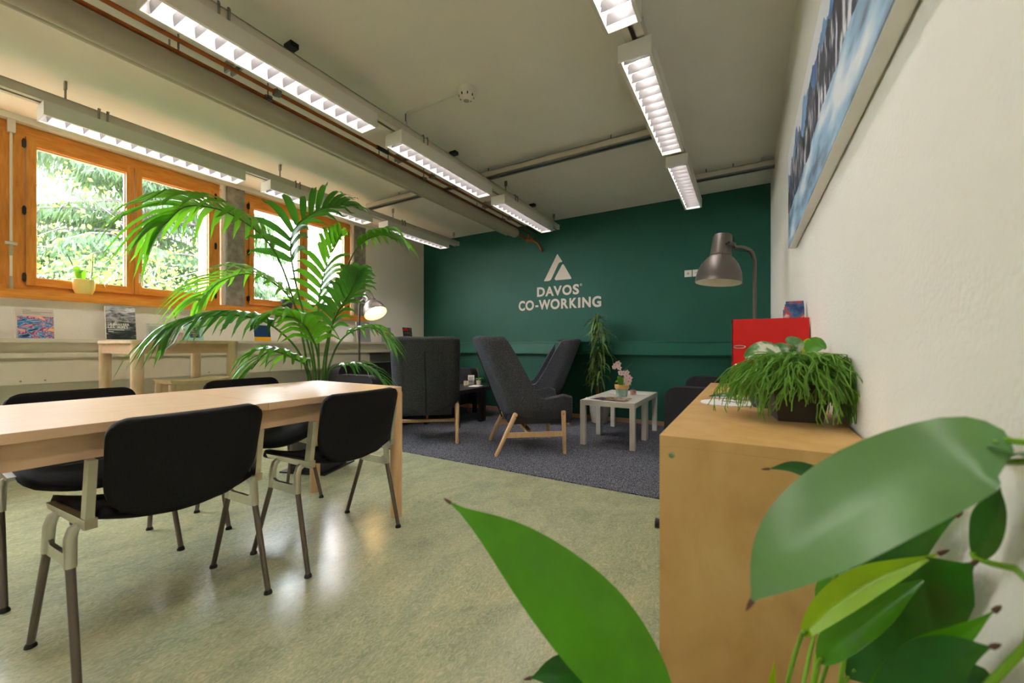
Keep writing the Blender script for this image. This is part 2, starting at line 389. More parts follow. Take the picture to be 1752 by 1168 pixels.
def broadleaf(loc, hgt, label, seed, nleaf, m, twigm):
    rnd = random.Random(seed); t = thing('broadleaf_tree', label, 'tree', loc)
    br = MB(); tips = []
    br.tube([(0, 0, 0), (.1, .05, hgt*.3), (0, .1, hgt*.55)], [.12, .09, .05], 8)
    for k in range(46):
        a = rnd.random()*2*PI; z = hgt*(.15+.55*rnd.random()); R = .9+1.1*rnd.random()
        p0 = Vector((0, .05, min(z, hgt*.53))); p2 = p0+Vector((math.cos(a)*R, math.sin(a)*R, R*(.2+.7*rnd.random())))
        p1 = (p0+p2)/2+Vector((0, 0, .25*(rnd.random()-.3)))
        path = bez([p0, p1, p2], 6); br.tube(path, [.018-.0024*i for i in range(7)], 5, caps=False)
        for q in range(5):
            s = path[2+q % 5]; e = s+Vector((rnd.uniform(-.6, .6), rnd.uniform(-.6, .6), rnd.uniform(-.2, .6)))
            br.tube([s, (s+e)/2+Vector((0, 0, .05)), e], [.006, .004, .002], 4, caps=False); tips += [s, e, (s+e)/2]
    fo = MB(); fo.closed = False
    for k in range(nleaf):
        p = rnd.choice(tips)+Vector((rnd.gauss(0, .16), rnd.gauss(0, .16), rnd.gauss(0, .14)))
        e = Vector((rnd.gauss(0, 1), rnd.gauss(0, 1), rnd.gauss(0, 1))).normalized(); L = .03+.045*rnd.random()
        sx = e.orthogonal().normalized()*L*.35; k0 = len(fo.v)
        fo.v += [tuple(p), tuple(p+e*L*.5+sx), tuple(p+e*L), tuple(p+e*L*.5-sx)]; fo.f.append((k0, k0+1, k0+2, k0+3))
    o = br.build('branches', twigm, t); o['kind'] = 'stuff'
    o = fo.build('leaves', m, t, smooth=False); o['kind'] = 'stuff'
broadleaf((-8.0, 1.15, -1.2), 4.4, 'bare-twigged tree with pale leaves outside the window with the yellow pot', 5, 15000, 'spruce2', 'twig')
broadleaf((-12.0, 9.4, -1.2), 5.4, 'sparse leafy tree outside the window behind the palm', 9, 12000, 'spruce', 'twig')
hs = thing('distant_house', 'pale house with a grey pitched roof far behind the trees', 'building', (-30, 2.0, -1.2))
MB().box((-4, -6, 0), (4, 3, 8.2)).build('walls', 'house', hs)
MB().add([(-4.6, -6.5, 8.2), (4.6, -6.5, 8.2), (4.6, 3.5, 8.2), (-4.6, 3.5, 8.2), (0, -6.5, 11), (0, 3.5, 11)], [(0, 3, 2, 1), (0, 1, 4), (1, 2, 5, 4), (2, 3, 5), (3, 0, 4, 5)]).build('roof', 'roof', hs, smooth=False)

# ------------------------------------------------------------------ ceiling lamps on tracks
def make_lamp(lit=True):
    """origin at the centre of the lamp's lower edge plane, length along y"""
    root = bpy.data.objects.new('ceiling_lamp', None); COL.objects.link(root)
    L, W, Hh, th = 1.205, .172, .092, .004
    hb = MB()
    hb.box((-W/2, -L/2, 0), (-W/2+th, L/2, Hh)); hb.box((W/2-th, -L/2, 0), (W/2, L/2, Hh))
    hb.box((-W/2+th, -L/2, 0), (W/2-th, -L/2+th, Hh)); hb.box((-W/2+th, L/2-th, 0), (W/2-th, L/2, Hh))
    hb.box((-W/2+th, -L/2+th, Hh-th), (W/2-th, L/2-th, Hh))
    hb.box((-W/2+th, -L/2+th, 0), (-W/2+.017, L/2-th, .004)).box((W/2-.017, -L/2+th, 0), (W/2-th, L/2-th, .004))
    hb.build('housing', 'whitemetal', root, smooth=False)
    rb = MB(); rb.closed = False
    for sx in (-1, 1):
        prof = [(.070, .006), (.069, .03), (.060, .055), (.034, .074)]
        rows = [[(sx*x, y, z) for x, z in prof] for y in (-L/2+.01, L/2-.01)]
        rb.grid(rows)
    rb.build('reflector', 'reflector', root)
    MB().box((-.017, -L/2+.02, .072), (.017, L/2-.02, .084)).build('light_tube', 'tube', root, smooth=False)
    n = 14; sm = MB(); sm.closed = True
    sm.add([(-.068, 0, .008), (.068, 0, .008), (-.062, -.007, .058), (.062, -.007, .058), (-.062, .007, .058), (.062, .007, .058)],
           [(0, 1, 3, 2), (1, 0, 4, 5), (2, 3, 5, 4)])
    me = sm.mesh('louvre_slat', 'slat', smooth=False)
    for k in range(n):
        put('louvre_slat', me, root, (0, -L/2+L*(k+.5)/n, 0))
    return root
LY = [1.29, 2.715, 4.16]
ROWS = {'A': (-4.0, 'above the window ledge'), 'B': (-2.268, 'beside the copper pipes'), 'C': (-.505, 'nearest the picture wall')}
ORD = ['first', 'second', 'third', 'fourth', 'fifth']
proto = None
for r, (x, wh) in ROWS.items():
    ys = [4.16, 2.715, 1.29, -.13, -1.55]
    for k, y in enumerate(ys):
        if proto is None: proto = make_lamp(); o = proto
        else: o = copy_tree(proto)
        o.location = (x, y, 2.5); tag(o, 'white louvred lamp in the row %s, %s from the green wall' % (wh, ORD[k]), 'ceiling lamp', 'louvred ceiling lamps')
    t = thing('lamp_track', 'aluminium lamp track hung from the ceiling in the row '+wh, 'lamp track', (x, 0, 2.592), group='lamp tracks')
    tb = MB(); tb.box((-.05, YF+.1, .012), (-.044, 5.06, .072)).box((.044, YF+.1, .012), (.05, 5.06, .072)).box((-.05, YF+.1, .066), (.05, 5.06, .072))
    tb.box((-.05, YF+.1, .010), (-.012, 5.06, .014)).box((.012, YF+.1, .010), (.05, 5.06, .014))
    tb.build('rail', 'alutrack', t, smooth=False)
    for k, yy in enumerate((.80, 2.25, 3.72, 4.98, -.6)):
        rod = MB().tube([(0, yy, .06), (0, yy, CZ-2.592)], .006, 8).build('hanger_rod', 'steel', t)
        MB().cbox((0, yy, CZ-2.592-.028), (.03, .012, .056)).build('hanger_bracket', 'steel', rod, bevel=.002)
    for yy in (.95, 2.38, 3.84):
        c = MB()
        for q in (0, .045):
            c.tube([(.052, yy+q, -.01), (.056, yy+q, .06), (.05, yy+q, .085), (.035, yy+q+.01, .092), (.02, yy+q+.01, .08)], .006, 8)
        c.build('cable_hook', 'steel', t)
    for yy in ((1.39, 2.92, 4.5) if r == 'B' else ()):
        MB().box((-.11, yy-.03, .178), (-.04, yy+.02, CZ-2.592)).build('ceiling_clamp', 'darksteel', t, bevel=.004)
def crossrail(name, label, x0, x1, y, z):
    t = thing(name, label, 'rail', (x0, y, z), group='cross rails')
    L = x1-x0
    MB().box((0, -.035, .012), (L, -.03, .062)).box((0, .03, .012), (L, .035, .062)).box((0, -.035, .056), (L, .035, .062)).build('channel', 'alutrack', t, smooth=False)
    MB().box((0, -.035, 0), (L, -.010, .012)).box((0, .010, 0), (L, .035, .012)).build('slotted_base', 'steel', t, smooth=False)
    for q in (.15, .5, .85):
        MB().tube([(L*q, 0, .06), (L*q, 0, CZ-z)], .005, 8).build('hanger_rod', 'steel', t)
crossrail('cross_rail', 'grey steel cross rail joining all three lamp rows under the ceiling', -4.05, -.46, 3.36, 2.69)
crossrail('cross_rail', 'short grey steel cross rail between last lamp and picture wall', -.46, WR, 4.50, 2.69)

# ------------------------------------------------------------------ pipes under the ceiling
def pipe_thing(name, label, x, z, r, yend, collar, mt):
    t = thing(name, label, 'pipe', (x, 0, z))
    MB().tube([(0, YF, 0), (0, yend, 0)], r, 28).build('jacket', mt, t)
    if collar:
        MB().tube([(0, yend, 0), (0, yend+.012, 0)], [r*.98, r*.92], 28).build('end_collar', 'jacketend', t, bevel=.004)
    for yy in (1.0, 2.55, 4.1):
        MB().tube([(-.03, yy, r*.85), (-.03, yy, CZ-z)], .005, 8).build('hanger_rod', 'steel', t)
    return t
big = pipe_thing('insulated_pipe', 'thick grey insulated pipe running below the ceiling to the green wall', -2.774, 2.570, .066, 4.79, True, 'jacket')
v = MB().tube(bez([(0, 4.78, 0), (.0, 4.95, -.005), (.04, 5.10, -.03)], 6), .018, 10)
v.tube([(.02, 5.08, -.035), (.11, 5.13, -.035)], .03, 10).tube([(.06, 5.10, -.03), (.06, 5.10, .05)], .016, 8)
v.tube(bez([(.09, 5.12, -.04), (.16, 5.17, -.08), (.20, 5.2, -.16), (.205, 5.238, -.19)], 8), [.017]*9, 10)
v.build('copper_valve', 'copper', big)
sm_ = pipe_thing('insulated_pipe', 'thinner grey insulated pipe clinging to the thick one on the window side', -2.894, 2.590, .045, 4.775, True, 'jacket')
MB().tube([(0, 4.76, 0), (.0, 4.86, 0), (.03, 4.92, -.02)], .014, 8).build('copper_stub', 'copper', sm_)
def copper(label, x, z, ext):
    t = thing('copper_pipe', label, 'pipe', (x, 0, z), group='copper pipes')
    MB().tube([(0, YF, 0), (0, D, 0)], .0125, 10).build('tube', 'copper', t)
    for yy in (1.48, 2.98, 4.47):
        r = MB().tube([(0, yy, .012), (0, yy, CZ-z)], .005, 8).build('hanger_rod', 'steel', t)
        MB().tube([(0, yy-.018, 0), (0, yy+.018, 0)], .022, 10).cbox((.026, yy, 0), (.016, .024, .02)).cbox((-.026, yy, 0), (.016, .024, .02)).build('pipe_clamp', 'steel', r, bevel=.003)
    if ext:
        MB().tube([(0, 2.30, 0), (0, 2.42, 0)], .017, 10).build('black_band', 'black', t)
    return t
copper('bare copper pipe beside the thick grey pipe', -2.775, 2.662, False)
copper('bare copper pipe with a black band, closer to the lamps', -2.665, 2.664, True)
for k, yy in enumerate((1.28, 2.70, 4.15)):
    tag(MB().box((-2.86, yy-.025, 2.735), (-2.60, yy-.012, 2.775)).box((-2.86, yy+.012, 2.735), (-2.60, yy+.025, 2.775)).box((-2.86, yy-.025, 2.775), (-2.60, yy+.025, CZ)).build('pipe_bracket', 'steel', smooth=False),
        'short steel bracket over both copper pipes, %s from the green wall' % ('third', 'second', 'first')[k], 'bracket', 'pipe brackets')
sd = thing('smoke_detector', 'round white smoke detector on the ceiling at the end of its conduit', 'smoke detector', (-1.688, 2.24, CZ))
MB().lathe([(.0, -.088), (.026, -.088), (.030, -.080), (.05, -.062), (.058, -.035), (.058, 0)], 28, cap0=False).build('body', 'whitemetal', sd)
vg = MB()
for k in range(8):
    a = k*PI/4; vg.cbox((0, 0, 0), (.004, .008, .018), T((math.cos(a)*.051, math.sin(a)*.051, -.058), rz=a))
vg.build('vent_slots', 'black', sd)
MB().tube([(0, 0, -.088), (0, 0, -.090)], .02, 16).build('sensor_cap', 'panelgrey', sd)
tag(MB().box((-2.25, 2.232, CZ-.018), (-1.74, 2.252, CZ)).box((-2.256, 2.232, CZ-.11), (-2.240, 2.252, CZ)).build('cable_conduit', 'whitemetal'), 'cream cable conduit from the lamp track to the smoke detector', 'conduit')

# ------------------------------------------------------------------ lettering and sockets on the green wall
def glyph(ch, x0, x1, z0, z1, parent, y, m='letter', thick=.002, axis='Y', bold=.036, name='letter'):
    cu = bpy.data.curves.new('glyph', 'FONT'); cu.body = ch; cu.size = 1; cu.offset = bold; cu.resolution_u = 4
    ob = bpy.data.objects.new('glyph', cu); COL.objects.link(ob)
    dg = bpy.context.evaluated_depsgraph_get(); me = bpy.data.meshes.new_from_object(ob.evaluated_get(dg))
    bpy.data.objects.remove(ob)
    xs = [q.co.x for q in me.vertices]; zs = [q.co.y for q in me.vertices]
    a, b, c, d = min(xs), max(xs), min(zs), max(zs)
    for q in me.vertices:
        X = x0+(q.co.x-a)/(b-a)*(x1-x0); Z = z0+(q.co.y-c)/(d-c)*(z1-z0)
        q.co = (X, y, Z) if axis == 'Y' else (y, X, Z)
    me.materials.clear(); me.materials.append(M[m]); me.name = name
    return put(name, me, parent)
sg = thing('wall_lettering', 'cream vinyl lettering with a split triangle emblem on the green wall', 'sign', (0, 0, 0))
yl = D-.004
for ch, a, b in (('D', -2.655, -2.527), ('A', -2.522, -2.385), ('V', -2.393, -2.261), ('O', -2.255, -2.112), ('S', -2.097, -2.004)):
    glyph(ch, a, b, 1.722 if ch not in 'OS' else 1.719, 1.860 if ch not in 'OS' else 1.864, sg, yl)
rg = MB(); rg.lathe([(.017, 0), (.013, 0)], 20, T((-1.977, yl, 1.850), rx=PI/2)); rg.closed = False
rg.build('registered_ring', 'letter', sg, smooth=False)
glyph('R', -1.983, -1.971, 1.842, 1.858, sg, yl)
for ch, a, b in (('C', -2.965, -2.856), ('O', -2.848, -2.705), ('W', -2.627, -2.440), ('O', -2.440, -2.294), ('R', -2.274, -2.163), ('K', -2.147, -2.034), ('I', -2.019, -1.984), ('N', -1.958, -1.836), ('G', -1.817, -1.689)):
    glyph(ch, a, b, 1.532 if ch not in 'OCG' else 1.528, 1.674 if ch not in 'OCG' else 1.679, sg, yl)
MB().box((-2.683, yl-.001, 1.572), (-2.633, yl, 1.600)).build('letter', 'letter', sg)
def flat(poly, y):
    m = MB(); n = len(poly); m.add([(x, y, z) for x, z in poly], [tuple(range(n))]); m.closed = False; return m
flat([(-2.337, 2.308), (-2.331, 2.315), (-2.325, 2.308), (-2.255, 2.2), (-2.258, 2.195), (-2.285, 2.192), (-2.300, 2.187), (-2.312, 2.176), (-2.322, 2.160), (-2.415, 1.985), (-2.428, 1.962), (-2.444, 1.948), (-2.470, 1.941), (-2.533, 1.941), (-2.540, 1.946), (-2.539, 1.953)], yl).build('emblem_slope', 'letter', sg)
flat([(-2.262, 2.150), (-2.255, 2.157), (-2.245, 2.159), (-2.236, 2.155), (-2.229, 2.147), (-2.121, 1.962), (-2.118, 1.953), (-2.122, 1.944), (-2.130, 1.941), (-2.350, 1.941), (-2.362, 1.945), (-2.371, 1.956), (-2.373, 1.966), (-2.369, 1.976)], yl).build('emblem_peak', 'letter', sg)
for k, x in enumerate((-.612, -.522)):
    t = thing('wall_socket', 'square cream wall socket on the green wall, %s from the lettering' % ORD[k], 'socket', (x, D, 1.876), group='wall sockets')
    MB().box((-.040, -.012, -.040), (.040, 0, .040)).build('plate', 'whitelac', t, bevel=.004)
    q = MB()
    if k == 0: q.tube([(0, -.0135, 0), (0, -.012, 0)], .014, 14)
    else:
        for a, b in ((-.010, 0), (.010, 0), (0, .006)): q.tube([(a, -.0135, b), (a, -.012, b)], .004, 8)
    q.build('insert', 'panelgrey' if k == 0 else 'black', t)

# ------------------------------------------------------------------ picture on the right wall
def picture_mat():
    m, t, b = _bsdf('mountain_print'); N = t.nodes.new; L = t.links.new
    tc = N('ShaderNodeTexCoord'); sp = N('ShaderNodeSeparateXYZ'); L(tc.outputs['Object'], sp.inputs[0])
    def noise(scale, detail=6, stretch=(1, 1, 1), rot=0):
        mp = N('ShaderNodeMapping'); mp.inputs['Scale'].default_value = stretch; mp.inputs['Rotation'].default_value = (rot, 0, 0); L(tc.outputs['Object'], mp.inputs['Vector'])
        n = N('ShaderNodeTexNoise'); n.inputs['Scale'].default_value = scale; n.inputs['Detail'].default_value = detail; L(mp.outputs[0], n.inputs['Vector']); return n.outputs['Fac']
    def math_(op, a, c):
        q = N('ShaderNodeMath'); q.operation = op
        for i, x in enumerate((a, c)):
            if isinstance(x, (int, float)): q.inputs[i].default_value = x
            else: L(x, q.inputs[i])
        return q.outputs[0]
    def rmp(f, stops):
        r = N('ShaderNodeValToRGB'); e = r.color_ramp.elements
        while len(e) < len(stops): e.new(.5)
        for k, (p, c) in enumerate(stops): e[k].position = p; e[k].color = lin(c)+(1,)
        L(f, r.inputs['Fac']); return r.outputs['Color']
    def mix(f, a, c):
        q = N('ShaderNodeMix'); q.data_type = 'RGBA'; L(f, q.inputs['Factor']); L(a, q.inputs['A']); L(c, q.inputs['B']); return q.outputs['Result']
    z = sp.outputs['Z']; one = (1, 0, 0)
    ridge1 = math_('ADD', math_('MULTIPLY', noise(3.2, 7, (0, 1, 0)), .46), .18)       # far blue range
    ridge2 = math_('ADD', math_('MULTIPLY', noise(4.6, 7, (0, 1.0, 0)), .44), .14)      # dark range
    ridge3 = math_('ADD', math_('MULTIPLY', noise(2.0, 4, (0, 1, 0)), .20), .07)       # snow field
    sky = rmp(z, [(.2, (206, 222, 238)), (.5, (248, 244, 246))])
    blue = rmp(noise(9, 6), [(.35, (60, 100, 168)), (.65, (132, 178, 222))])
    dark = rmp(noise(26, 8, (1, 1, .35), .6), [(.36, (18, 24, 44)), (.53, (56, 60, 84)), (.64, (226, 226, 234))])
    snow = rmp(noise(5, 4, (1, .6, 2.2)), [(.36, (96, 108, 132)), (.5, (158, 196, 224)), (.66, (232, 236, 240))])
    a = mix(math_('LESS_THAN', z, ridge1), sky, blue); a = mix(math_('LESS_THAN', z, ridge2), a, dark); a = mix(math_('LESS_THAN', z, ridge3), a, snow)
    L(a, b.inputs['Base Color']); b.inputs['Roughness'].default_value = .35
    return m
pc = thing('canvas_picture', 'wide canvas print of snowy blue mountains on the right wall', 'picture', (WR, .70, 1.517))
MB().box((-.034, .0, 0), (-.003, 1.87, .50)).build('canvas_body', 'paper', pc, bevel=.002)
MB().box((-.036, .0, 0), (-.0342, 1.87, .50)).build('print', picture_mat(), pc, smooth=False)
MB().box((-.034, .01, -.003), (-.006, 1.86, 0)).build('hanging_strip', 'paper', pc)

# ------------------------------------------------------------------ long table
def rounded_rect(x0, y0, x1, y1, r, n=6):
    out = []
    for cx, cy, a in ((x1-r, y1-r, 0), (x0+r, y1-r, PI/2), (x0+r, y0+r, PI), (x1-r, y0+r, 1.5*PI)):
        for k in range(n+1): q = a+PI/2*k/n; out.append((cx+r*math.cos(q), cy+r*math.sin(q)))
    return out
TZ = .760
tb = thing('long_table', 'long beech table with a seam across its top, chairs on both sides', 'table', (-2.175, .935, 0))
MB().prism([(x, y) for x, y in rounded_rect(-.425, -.785, .425, .785, .045) if y > 0]+[(-.425, .0008), (.425, .0008)], .03, T((0, 0, TZ-.03))).build('tabletop_half', 'beech', tb, bevel=.004)
MB().prism([(.425, -.0008), (-.425, -.0008)]+[(x, y) for x, y in rounded_rect(-.425, -.785, .425, .785, .045) if y < 0], .03, T((0, 0, TZ-.03))).build('tabletop_half', 'beech', tb, bevel=.004)
for a, b in (((-.385, -.70, .645), (-.363, .70, TZ-.03)), ((.363, -.70, .645), (.385, .70, TZ-.03)), ((-.35, -.757, .645), (.35, -.735, TZ-.03)), ((-.35, .735, .645), (.35, .757, TZ-.03))):
    MB().box(a, b).build('apron', 'beech', tb, bevel=.002)
for sx in (-1, 1):
    for sy in (-1, 1):
        MB().tube([(sx*.392, sy*.748, 0), (sx*.392, sy*.748, TZ-.03)], [.032, .035], 24).build('leg', 'beechleg', tb)

# ------------------------------------------------------------------ stacking chairs
def make_chair():
    root = bpy.data.objects.new('stacking_chair', None); COL.objects.link(root)
    # backrest: bent shell, upholstered; x forward, y sideways
    W = .215
    def shell(fn, nu, nv, th, mt, name):
        m = MB(); m.closed = True
        f = [[Vector(fn(u/nu*2-1, v/nv)) for u in range(nu+1)] for v in range(nv+1)]
        def nrm(i, j):
            a = f[i][min(j+1, nu)]-f[i][max(j-1, 0)]; b = f[min(i+1, nv)][j]-f[max(i-1, 0)][j]; return a.cross(b).normalized()
        g = [[f[i][j]+nrm(i, j)*th for j in range(nu+1)] for i in range(nv+1)]
        n = (nu+1)*(nv+1); m.grid(f); k = len(m.v); m.grid(g)
        rim = [(0, j) for j in range(nu)]+[(i, nu) for i in range(nv)]+[(nv, j) for j in range(nu, 0, -1)]+[(i, 0) for i in range(nv, 0, -1)]
        ids = [i*(nu+1)+j for i, j in rim]
        for a in range(len(ids)):
            b = (a+1) % len(ids); m.f.append((ids[a], ids[b], ids[b]+k, ids[a]+k))
        o = m.build(name, mt, root, ang=180)
        md = o.modifiers.new('round', 'BEVEL'); md.width = th*.42; md.segments = 3; md.limit_method = 'ANGLE'; md.angle_limit = math.radians(50)
        return o
    def sq(u, v, hw, z0, z1, r):
        """map unit grid to a rounded-corner panel"""
        y = u*hw; z = z0+(z1-z0)*v
        return y, z
    def back(u, v):
        hw = .207+.014*v; z0, z1 = .462, .784
        y = u*hw; z = z0+(z1-z0)*v; sy = 1 if y >= 0 else -1
        for r, top in ((.055, True), (.125, False)):
            dy = abs(y)-(hw-r); dz = (z-(z1-r)) if top else ((z0+r)-z)
            if dy > 0 and dz > 0:
                k = max(dy, dz)/math.hypot(dy, dz); y = sy*(hw-r+dy*k); z = (z1-r+dz*k) if top else (z0+r-dz*k)
        vv = (z-z0)/(z1-z0); uu = y/hw
        return (-.192-.030*(1-uu*uu)-.055*(vv-.5)-.010*vv*vv, y, z)
    shell(back, 30, 24, -.026, 'blackfab', 'backrest')
    def seat(u, v):
        x = -.195+.43*v
        y = u*.235*(1-.14*max(0, (v-.85)/.15)**2-.10*max(0, (.15-v)/.15)**2)
        z = .478-.048*(1-u*u)-.035*max(0, (v-.75)/.25)**2+.012*max(0, (.2-v)/.2)**2
        return (x, y, z)
    shell(seat, 18, 14, -.026, 'blackfab', 'seat')
    for s in (-1, 1):
        y = s*.240
        fr = MB()
        # upright bar gripping the backrest and seat arm
        R = T((0, 0, 0))
        fr.add([(-.186, y-.010*1, .480), (-.150, y-.010, .480), (-.214, y-.010, .668), (-.180, y-.010, .668), (-.186, y+.010, .480), (-.150, y+.010, .480), (-.214, y+.010, .668), (-.180, y+.010, .668)],
               [(0, 1, 3, 2), (4, 6, 7, 5), (0, 4, 5, 1), (2, 3, 7, 6), (0, 2, 6, 4), (1, 5, 7, 3)])
        fr.build('back_upright', 'alu', root, bevel=.005)
        MB().add([(-.19, y-.016, .462), (.12, y-.016, .470), (.135, y-.016, .486), (-.19, y-.016, .492), (-.19, y+.012, .462), (.12, y+.012, .470), (.135, y+.012, .486), (-.19, y+.012, .492)],
                 [(0, 1, 2, 3), (4, 7, 6, 5), (0, 4, 5, 1), (1, 5, 6, 2), (2, 6, 7, 3), (3, 7, 4, 0)]).build('seat_arm', 'alu', root, bevel=.004)
        # casting: arch between the two legs
        yo = s*.262
        ca = MB()
        ca.tube([(-.125, y, .468), (-.120, s*.256, .455), (-.118, yo, .430), (-.125, s*.264, .345)], [.013, .015, .0155, .0145], 10)
        ca.tube([(.050, y, .470), (.055, s*.256, .458), (.060, yo, .430), (.072, s*.264, .345)], [.013, .015, .0155, .0145], 10)
        ca.add([(-.118, yo-.006, .340), (.066, yo-.006, .340), (.062, yo-.006, .395), (.034, yo-.006, .378), (-.088, yo-.006, .378), (-.114, yo-.006, .395),
                (-.118, yo+.006, .340), (.066, yo+.006, .340), (.062, yo+.006, .395), (.034, yo+.006, .378), (-.088, yo+.006, .378), (-.114, yo+.006, .395)],
               [(5, 4, 3, 2, 1, 0), (6, 7, 8, 9, 10, 11), (0, 1, 7, 6), (1, 2, 8, 7), (2, 3, 9, 8), (3, 4, 10, 9), (4, 5, 11, 10), (5, 0, 6, 11)])
        ca.build('side_casting', 'alu', root)
        for xa, za, xb in ((-.1245, .350, -.205), (.0715, .350, .205)):
            lg = MB().tube([(xa, s*.264, za), (xb, s*.270, .012)], [.0115, .0105], 12).build('leg', 'legsteel', root)
            MB().tube([(xb, s*.270, .0), (xb, s*.270, .008), (xb, s*.270, .018)], [.016, .015, .009], 12).build('foot', 'black', lg)
    MB().tube([(-.05, -.245, .455), (-.05, .245, .455)], .008, 8).build('crossbar', 'darksteel', root)
    return root
ch = make_chair()
CH = [((-1.862, .612), PI+.05, 'black stacking chair on the aisle side of the long table, away from the carpet'),
      ((-1.856, 1.305), PI+.04, 'black stacking chair on the aisle side of the long table, nearer the carpet'),
      ((-2.610, .600), -.02, 'black stacking chair tucked under the window side of the table, away from the palm'),
      ((-2.640, 1.372), -.03, 'black stacking chair on the window side of the table, in front of the palm')]
for k, (p, a, lb) in enumerate(CH):
    o = ch if k == 0 else copy_tree(ch)
    o.location = (p[0], p[1], 0); o.rotation_euler.z = a; tag(o, lb, 'chair', 'stacking chairs around the long table')

# ------------------------------------------------------------------ bar table and stool by the ledge
bt = thing('bar_table', 'tall square birch bar table with round legs before the window ledge', 'table', (-4.03, 1.385, 0))
MB().prism(rounded_rect(-.375, -.345, .375, .345, .06), .022, T((0, 0, 1.020))).build('tabletop', 'birchpale', bt, bevel=.004)
for a, b in (((-.33, -.305, .945), (-.31, .305, 1.02)), ((.31, -.305, .945), (.33, .305, 1.02)), ((-.31, -.325, .945), (.31, -.305, 1.02)), ((-.31, .305, .945), (.31, .325, 1.02))):
    MB().box(a, b).build('apron', 'beech', bt, bevel=.002)
for sx in (-1, 1):
    for sy in (-1, 1):
        MB().tube([(sx*.327, sy*.300, 0), (sx*.327, sy*.300, 1.02)], [.033, .037], 22).build('leg', 'birchpale', bt)
st = thing('bar_stool', 'pale birch bar stool with curved seat pushed against the bar table', 'stool', (-3.56, 1.355, 0))
seatm = MB(); seatm.closed = True
rows = []
for i in range(9):
    v = i/8*2-1; rows.append([(v*.15*(1-.0*u), u*.205*(1-.10*v*v), .752+.012*abs(u)**2) for u in [q/6-1 for q in range(13)]])
top = [[(x, y, z) for x, y, z in r] for r in rows]; seatm.grid(top); k = len(seatm.v); seatm.grid([[(x*.93, y*.93, z-.026) for x, y, z in r] for r in rows])
nr, nc = 9, 13; rim = [j for j in range(nc-1)]+[i*nc+nc-1 for i in range(nr-1)]+[(nr-1)*nc+j for j in range(nc-1, 0, -1)]+[i*nc for i in range(nr-1, 0, -1)]
for a in range(len(rim)): b = (a+1) % len(rim); seatm.f.append((rim[a], rim[b], rim[b]+k, rim[a]+k))
seatm.build('seat', 'birchpale', st, bevel=.004)
for sx in (-1, 1):
    MB().box((sx*.112-.009, -.16, .668), (sx*.112+.009, .16, .722)).build('apron', 'birchpale', st, bevel=.002)
    MB().box((sx*.135-.008, -.17, .25), (sx*.135+.008, .17, .285)).build('footrest', 'birchpale', st, bevel=.002)
    for sy in (-1, 1):
        MB().tube([(sx*.15, sy*.19, 0), (sx*.112, sy*.160, .73)], [.016, .020], 14).build('leg', 'birchpale', st)

# ------------------------------------------------------------------ armchairs
def make_armchair():
    root = bpy.data.objects.new('armchair', None); COL.objects.link(root)
    def plan(s):
        a = abs(s); sg = 1 if s >= 0 else -1
        if a < .30: q = a/.30; return (-.225+.035*q*q, sg*.21*q)
        if a < .52:
            q = (a-.30)/.22*PI/2; return (-.04-.15*math.cos(q)-.0, sg*(.21+.135*math.sin(q)))
        q = (a-.52)/.48; return (-.04+.45*q, sg*(.345-.02*q))
    def ztop(s):
        a = abs(s)
        x = plan(a)[0]
        arm = .50+.055*smooth01((x-.1)/.3)
        return arm+(1.075+.012*a-arm)*(1-smooth01((x-.055)/.13))-.03*smooth01((a-.9)/.1)
    rows = []; NS, NT = 100, 16
    for i in range(NS+1):
        s = i/NS*2-1; x, y = plan(s); zt = ztop(s); zb = .262; row = []
        zb += .075*math.sin(PI*max(0, min(1, (abs(s)-.05)/.60)))**1.4
        for j in range(NT+1):
            z = zb+(zt-zb)*j/NT
            lean = .385*max(0, z-.30)-(.0 if z < 1.0 else .0)
            armq = smooth01((abs(s)-.72)/.16)
            ln = lean*(1-.75*armq)
            wy = .66+.34*smooth01((z-.20)/.26)
            fl = 1+.10*armq*max(0, (z-.42)/.14)
            row.append((x*(1 if x > 0 else (.86+.14*smooth01((z-.24)/.2)))-ln, y*wy*fl, z))
        rows.append(row)
    m = MB(); m.closed = False; m.grid(rows)
    o = m.build('shell', 'greyfab', root, ang=180)
    md = o.modifiers.new('pad', 'SOLIDIFY'); md.thickness = .058; md.offset = -1 ; md.use_even_offset = False
    md = o.modifiers.new('soft', 'SUBSURF'); md.levels = 1; md.render_levels = 1
    # seat cushion
    c = MB().box((-.19, -.265, .275), (.36, .265, .415)).build('seat', 'greyfab', root, bevel=.05, seg=4, ang=180)
    se = [(-.225-.385*max(0, z-.30)-.003, 0, z) for z in [.30+.08*k for k in range(9)]]
    MB().tube([(x*(1) , y, z) for x, y, z in se], .007, 6).build('back_seam', 'black', root)
    for s in (-1, 1):
        for xa, xb, za in ((-.135, -.315, .385), (.305, .315, .400)):
            lg = MB().tube([(xa, s*.318, za), (xa+(xb-xa)*.04, s*.318, za-.012), (xb, s*.315, .012), (xb, s*.315, 0)], [.016, .022, .0175, .014], 16).build('leg', 'beechleg', root)
            MB().tube([(xa-.004, s*.338, za-.03), (xa-.004, s*.345, za-.03)], .006, 8).build('brass_bolt', 'copper', lg)
        MB().box((-.235, s*.318-.012, .165), (.310, s*.318+.012, .210)).build('side_rail', 'beechleg', root, bevel=.004)
    MB().box((-.02, -.31, .172), (.03, .31, .2)).build('cross_rail', 'beechleg', root, bevel=.004)
    MB().tube([(0, 0, .20), (0, 0, .28)], .012, 10).build('centre_bolt', 'copper', root)
    return root
ac = make_armchair()
